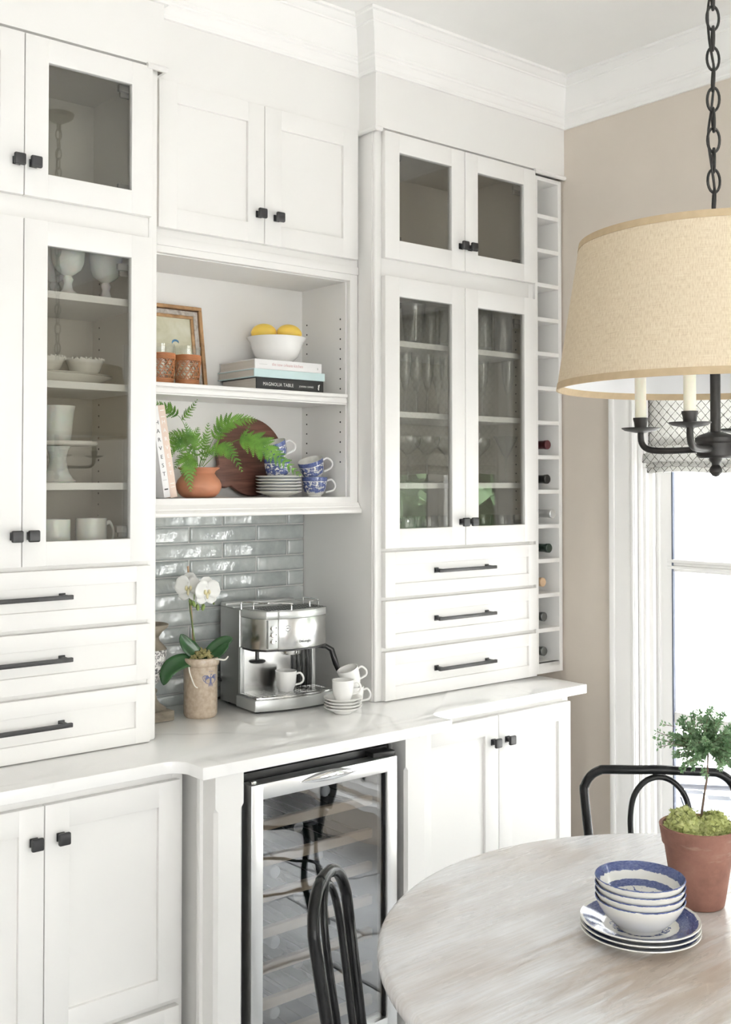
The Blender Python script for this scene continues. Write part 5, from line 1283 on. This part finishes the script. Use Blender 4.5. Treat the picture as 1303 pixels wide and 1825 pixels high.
# ------------------------------------------------------------------ black metal cafe chairs
def make_chair(label, top, hw, rc, hr, face=None, group='black cafe chairs'):
    d_ = face or Vector((TC.x-top.x, TC.y-top.y, 0)).normalized(); rz = math.atan2(-d_.x, d_.y)    # local +Y faces the table
    base = Vector((top.x, top.y, 0))+d_*.058
    T = thing('cafe_chair', label, 'chair', base, rz, group)
    lean = math.tan(R(8)); zs = .44
    def bk(x, z): return (x, -(z-zs)*lean if z > zs else 0.0, z)
    H = .862
    pts = [bk(-hw*.80, zs-.02), bk(-hw*.86, .55), bk(-hw*.94, .68), bk(-hw, H-rc)]
    pts += [bk(-hw+rc-rc*math.cos(a)*1.0, H-rc+rc*math.sin(a)) for a in (R(18), R(36), R(54), R(72), R(86))]
    pts += [bk(-hw*.3, H+.001), bk(0, H+.003), bk(hw*.3, H+.001)]
    pts += [bk(hw-rc+rc*math.cos(a), H-rc+rc*math.sin(a)) for a in (R(86), R(72), R(54), R(36), R(18))]
    pts += [bk(hw, H-rc), bk(hw*.94, .68), bk(hw*.86, .55), bk(hw*.80, zs-.02)]
    b = new(); tube(b, smooth_path(pts, 5), .0115, 12); obj('back_frame', b, 'chair_metal', T, 60)
    hp_ = [bk(-hr*.82, zs-.01), bk(-hr*.9, .58), bk(-hr, .70), bk(-hr, H-.11)] + [bk(-hr*math.cos(a), H-.11+(.095)*math.sin(a)) for a in (R(30), R(60), R(90), R(120), R(150))] + [bk(hr, H-.11), bk(hr, .70), bk(hr*.9, .58), bk(hr*.82, zs-.01)]
    b = new(); tube(b, smooth_path(hp_, 5), .0075, 10); obj('inner_hoop', b, 'chair_metal', T, 60)
    b = new(); box(b, -.016, -(H-zs)*lean-.004, H-.018, .016, -(H-zs)*lean+.006, H-.004, .003); obj('hoop_bracket', b, 'chair_metal', T)
    b = new(); lathe(b, [(0, zs), (.17, zs), (.187, zs+.004), (.192, zs+.012), (.187, zs+.020), (.16, zs+.018), (0, zs+.013)], 48, (0, .178, 0)); obj('seat', b, 'chair_metal', T, 50)
    b = new(); tube(b, [(.172*math.cos(2*PI*k/32), .178+.172*math.sin(2*PI*k/32), .23) for k in range(32)], .006, 8, True); obj('foot_ring', b, 'chair_metal', T, 60)
    for sx, sy in ((-1, -1), (1, -1), (-1, 1), (1, 1)):
        b = new(); tube(b, smooth_path([(sx*.125, .178+sy*.125, zs+.004), (sx*.128, .178+sy*.128, .25), (sx*.165, .178+sy*.175, .0)], 5), .0105, 10); obj('leg', b, 'chair_metal', T, 60)
    return T
make_chair('black metal cafe chair beside the wine cooler, back turned edge-on', CR*-.073+CU*2.06, .104, .082, .046, (CR*.965-CU*.262).normalized())
make_chair('black metal cafe chair tucked under the table by the window', onz(1175, 1374, .862), .190, .058, .074)

# ------------------------------------------------------------------ pendant: chain, linen drum shade, iron arms with candle sleeves
LP = Vector((1.803, 1.150, 0))
T = thing('pendant_lamp', 'pendant lamp with a tan linen drum shade and candle arms', 'lamp', (LP.x, LP.y, 1.61))
def lo(z): return z-1.61
zb_, zt_ = 1.776, 2.052; r0, r1 = .292, .249
b = new(); lathe(b, [(r0, lo(zb_)), (r1, lo(zt_))], 96); sh = obj('shade', b, 'linen', T, 60)
b = new(); lathe(b, [(r0-.0025, lo(zb_+.0005)), (r1-.0025, lo(zt_-.0005))], 96); obj('lining', b, 'shade_lining', sh, 60)
def band(za, zc_, pad):
    f = lambda z: r0+(r1-r0)*(z-zb_)/(zt_-zb_)
    b = new(); lathe(b, [(f(za)-.003, lo(za)), (f(za)+pad, lo(za)), (f(zc_)+pad, lo(zc_)), (f(zc_)-.003, lo(zc_)), (f(za)-.003, lo(za))], 96); return b
obj('bottom_tape', band(zb_-.001, zb_+.012, .0008), 'linen_tape', sh, 40); obj('top_tape', band(zt_-.012, zt_+.001, .0008), 'linen_tape', sh, 40)
b = new()
for k in range(3): a = 2*PI*k/3+.4; tube(b, [(0, 0, lo(zt_-.015)), (r1*math.cos(a), r1*math.sin(a), lo(zt_-.006))], .002, 6)
lathe(b, [(.010, lo(zt_-.018)), (.016, lo(zt_-.018)), (.016, lo(zt_-.012)), (.010, lo(zt_-.012))], 16); obj('spider', b, 'iron', sh)
b = new(); lathe(b, [(0, lo(1.690)), (.0095, lo(1.690)), (.0095, lo(2.06)), (.006, lo(2.075)), (0, lo(2.075))], 16); obj('stem', b, 'iron', T)
b = new(); lathe(b, [(0, lo(1.645)), (.030, lo(1.645)), (.034, lo(1.649)), (.034, lo(1.672)), (.037, lo(1.676)), (.037, lo(1.683)), (.030, lo(1.688)), (.012, lo(1.694)), (0, lo(1.694))], 32); obj('hub', b, 'iron', T, 35)
b = new(); lathe(b, [(0, .0), (.006, .002), (.0115, .009), (.0115, .015), (.007, .022), (.0075, .026), (.0115, .031), (.0125, .035), (0, .036)], 24); obj('finial', b, 'iron', T, 35)
for ang in (145, 235, 325, 55):
    a = R(ang); d_ = CR*math.cos(a)+CU*math.sin(a); ra = .145
    b = new(); tube(b, smooth_path([d_*.02+Vector((0, 0, lo(1.662))), d_*.09+Vector((0, 0, lo(1.660))), d_*.128+Vector((0, 0, lo(1.663))), d_*.143+Vector((0, 0, lo(1.676))), d_*ra+Vector((0, 0, lo(1.700)))], 5), .0062, 10); arm = obj('arm', b, 'iron', T, 60)
    c_ = (d_.x*ra, d_.y*ra, lo(1.696)); b = new(); lathe(b, [(0, 0), (.010, 0), (.030, .004), (.0365, .008), (.0365, .0095), (.028, .007), (0, .006)], 36, c_); obj('drip_pan', b, 'iron', arm, 50)
    b = new(); lathe(b, [(0, .006), (.011, .006), (.0125, .020), (.0145, .026), (.0145, .029), (.0115, .029), (0, .027)], 20, c_); obj('candle_cup', b, 'iron', arm)
    b = new(); lathe(b, [(0, .027), (.0108, .027), (.0108, .125), (.009, .127), (0, .127)], 20, c_); obj('candle_sleeve', b, 'candle_sleeve', arm)
    b = new(); lathe(b, [(0, .127), (.006, .128), (.010, .142), (.0085, .158), (.003, .175), (0, .178)], 14, c_); obj('bulb', b, 'bulb_glass', arm, 60)
link = None; z = 2.088; k = 0
while z < 3.03:
    if link is None:
        b = new(); hl, hw_ = .0225, .0115; pts = []
        for i in range(20):
            a = 2*PI*i/20; pts.append((hw_*math.cos(a), 0, hl*math.sin(a)))
        tube(b, pts, .0026, 7, True); link = obj('chain_link', b, 'iron', T, 60); o = link
    else: o = inst('chain_link', link, T, (0, 0, 0))
    o.location = (0, 0, lo(z)); o.rotation_euler = (R(3*math.sin(k*2.1)), R(2*math.cos(k)), VIEW+(0 if k % 2 == 0 else R(82))); z += .0385; k += 1
b = new(); tube(b, smooth_path([(CR*(.006*math.sin(i*1.7)-.004)+CU*.006*math.cos(i*1.7))+Vector((0, 0, lo(2.07+i*.06))) for i in range(17)], 4), .0024, 6); obj('lamp_cord', b, 'iron', T, 60)
b = new(); lathe(b, [(0, lo(3.020)), (.02, lo(3.020)), (.055, lo(3.040)), (.06, lo(3.056)), (0, lo(3.056))], 32); obj('ceiling_canopy', b, 'iron', T, 40)
# ------------------------------------------------------------------ garden outside the windows
b = new(); box(b, XW+.25, -3.5, -.30, 6.6, 6.5, -.18); patio = struct('patio', b, 'deck', label='pale patio outside the windows', smooth=0)
b = new(); box(b, 6.6, -30, -.36, 60, 40, -.25); box(b, XW+.25, -30, -.36, 6.6, -3.5, -.25); box(b, XW+.25, 6.5, -.36, 6.6, 40, -.25); box(b, -30, -40, -.36, XW+.25, YF-.25, -.25); o = struct('garden_ground', b, 'deck', label='pale gravel beyond the patio', smooth=0)
def adirondack(loc, rz, label):
    T = thing('garden_chair', label, 'chair', loc, rz, 'garden chairs'); lean = R(-22)
    for k in range(5):
        b = new(); x = -.24+k*.12; h = .78-.05*abs(k-2)**1.3; Mx = Matrix.Translation((x, .22, .28)) @ Matrix.Rotation(lean, 4, 'X'); box(b, -.052, -.011, 0, .052, .011, h, .008); bmesh.ops.transform(b, matrix=Mx, verts=b.verts[:]); obj('back_slat', b, 'garden_chair_paint', T)
    for k in range(5):
        b = new(); box(b, -.28, -.34+k*.12, .385-.02*k, .28, -.235+k*.12, .405-.02*k, .006); obj('seat_slat', b, 'garden_chair_paint', T)
    for s_ in (-1, 1):
        b = new(); box(b, s_*.38-.07, -.40, .56, s_*.38+.07, .36, .585, .01); obj('armrest', b, 'garden_chair_paint', T)
        b = new(); box(b, s_*.33-.018, -.36, 0, s_*.33+.018, -.26, .56, .004); obj('leg', b, 'garden_chair_paint', T)
        b = new(); tube(b, [(s_*.30, -.30, .36), (s_*.30, .62, .04)], .035, 4); obj('rear_leg', b, 'garden_chair_paint', T, 0)
    b = new(); box(b, -.30, .30, .52, .30, .33, .60, .004); obj('back_brace', b, 'garden_chair_paint', T)
adirondack((4.20, 2.72, -.18), R(-140), 'dark slatted garden chair outside the window, facing the house')
adirondack((4.75, 1.2, -.18), R(-100), 'dark slatted garden chair standing further from the window corner')
# white outbuilding with lap siding
G = thing('garden_shed', 'white outbuilding with lap siding beyond the patio', 'building', (10.6, 8.2, -.25))
b = new(); box(b, -2.6, -3.0, 0, 2.6, 3.0, 2.95); obj('wall', b, 'outdoor_white', G, 0)
for k in range(18):
    b = new(); box(b, -2.635, -3.035, .05+k*.16, 2.635, 3.035, .195+k*.16, .004); obj('siding_board', b, 'outdoor_white', G)
b = new()
for s_ in (-1, 1): prism(b, [(s_*3.0, 2.9), (0, 4.3), (0, 4.42), (s_*3.1, 2.98)], -3.3, 3.3, 0, None)
bmesh.ops.transform(b, matrix=FACE_FRONT, verts=b.verts[:]); obj('roof', b, 'roof', G, 0)
b = new(); box(b, -2.66, -.9, .9, -2.62, .5, 2.2, .01); obj('window', b, 'outdoor_blue', G)
def tree(loc, h, rad, seed, label, grp='garden trees', n=2600):
    T = thing('tree', label, 'tree', loc, 0, grp); r_ = random.Random(seed)
    b = new(); tube(b, smooth_path([(0, 0, 0), (.05, 0, h*.3), (-.05, .05, h*.6), (0, 0, h*.85)], 3), [.14*(1-.06*i) for i in range(10)], 8); obj('trunk', b, 'tree_bark', T)
    b = new(); cl = [(Vector((r_.gauss(0, .5), r_.gauss(0, .5), r_.uniform(-.9, .9)))*rad*.62, rad*r_.uniform(.35, .6)) for _ in range(14)]
    for k in range(n):
        c_, q = cl[k % 14]; v = Vector((r_.gauss(0, 1), r_.gauss(0, 1), r_.gauss(0, 1))).normalized()
        p = c_+v*q*r_.uniform(.75, 1.05)+Vector((0, 0, h*.62)); p.z = p.z*1.0
        if p.z < .05: p.z = r_.uniform(.05, .6)
        d = (v+Vector((r_.gauss(0, .7), r_.gauss(0, .7), r_.gauss(0, .7)))).normalized(); n_ = Vector((r_.gauss(0, 1), r_.gauss(0, 1), r_.gauss(0, 1))).normalized(); leaflet(b, p, d, n_, rad*r_.uniform(.13, .2), rad*r_.uniform(.045, .07))
    o = obj('foliage', b, 'tree_leaf', T, 0); o['kind'] = 'stuff'
for i, (x, y, h, rd, w_) in enumerate(((8.2, -2.4, 4.2, 1.45, 'standing nearest the patio'), (10.4, -5.2, 4.8, 1.6, 'behind the nearest tree'), (12.4, -1.6, 5.4, 1.8, 'tall, behind the patio chairs'), (14.0, -7.4, 6.0, 2.0, 'tallest, at the back of the garden'), (9.3, 1.4, 3.6, 1.2, 'small and round beside the outbuilding'), (15.5, 3.0, 6.0, 1.9, 'rising beside the outbuilding roof'), (18.2, 9.5, 7.5, 2.4, 'rising behind the outbuilding'))):
    tree((x, y, -.25), h, rd, 20+i, 'leafy green garden tree, '+w_)
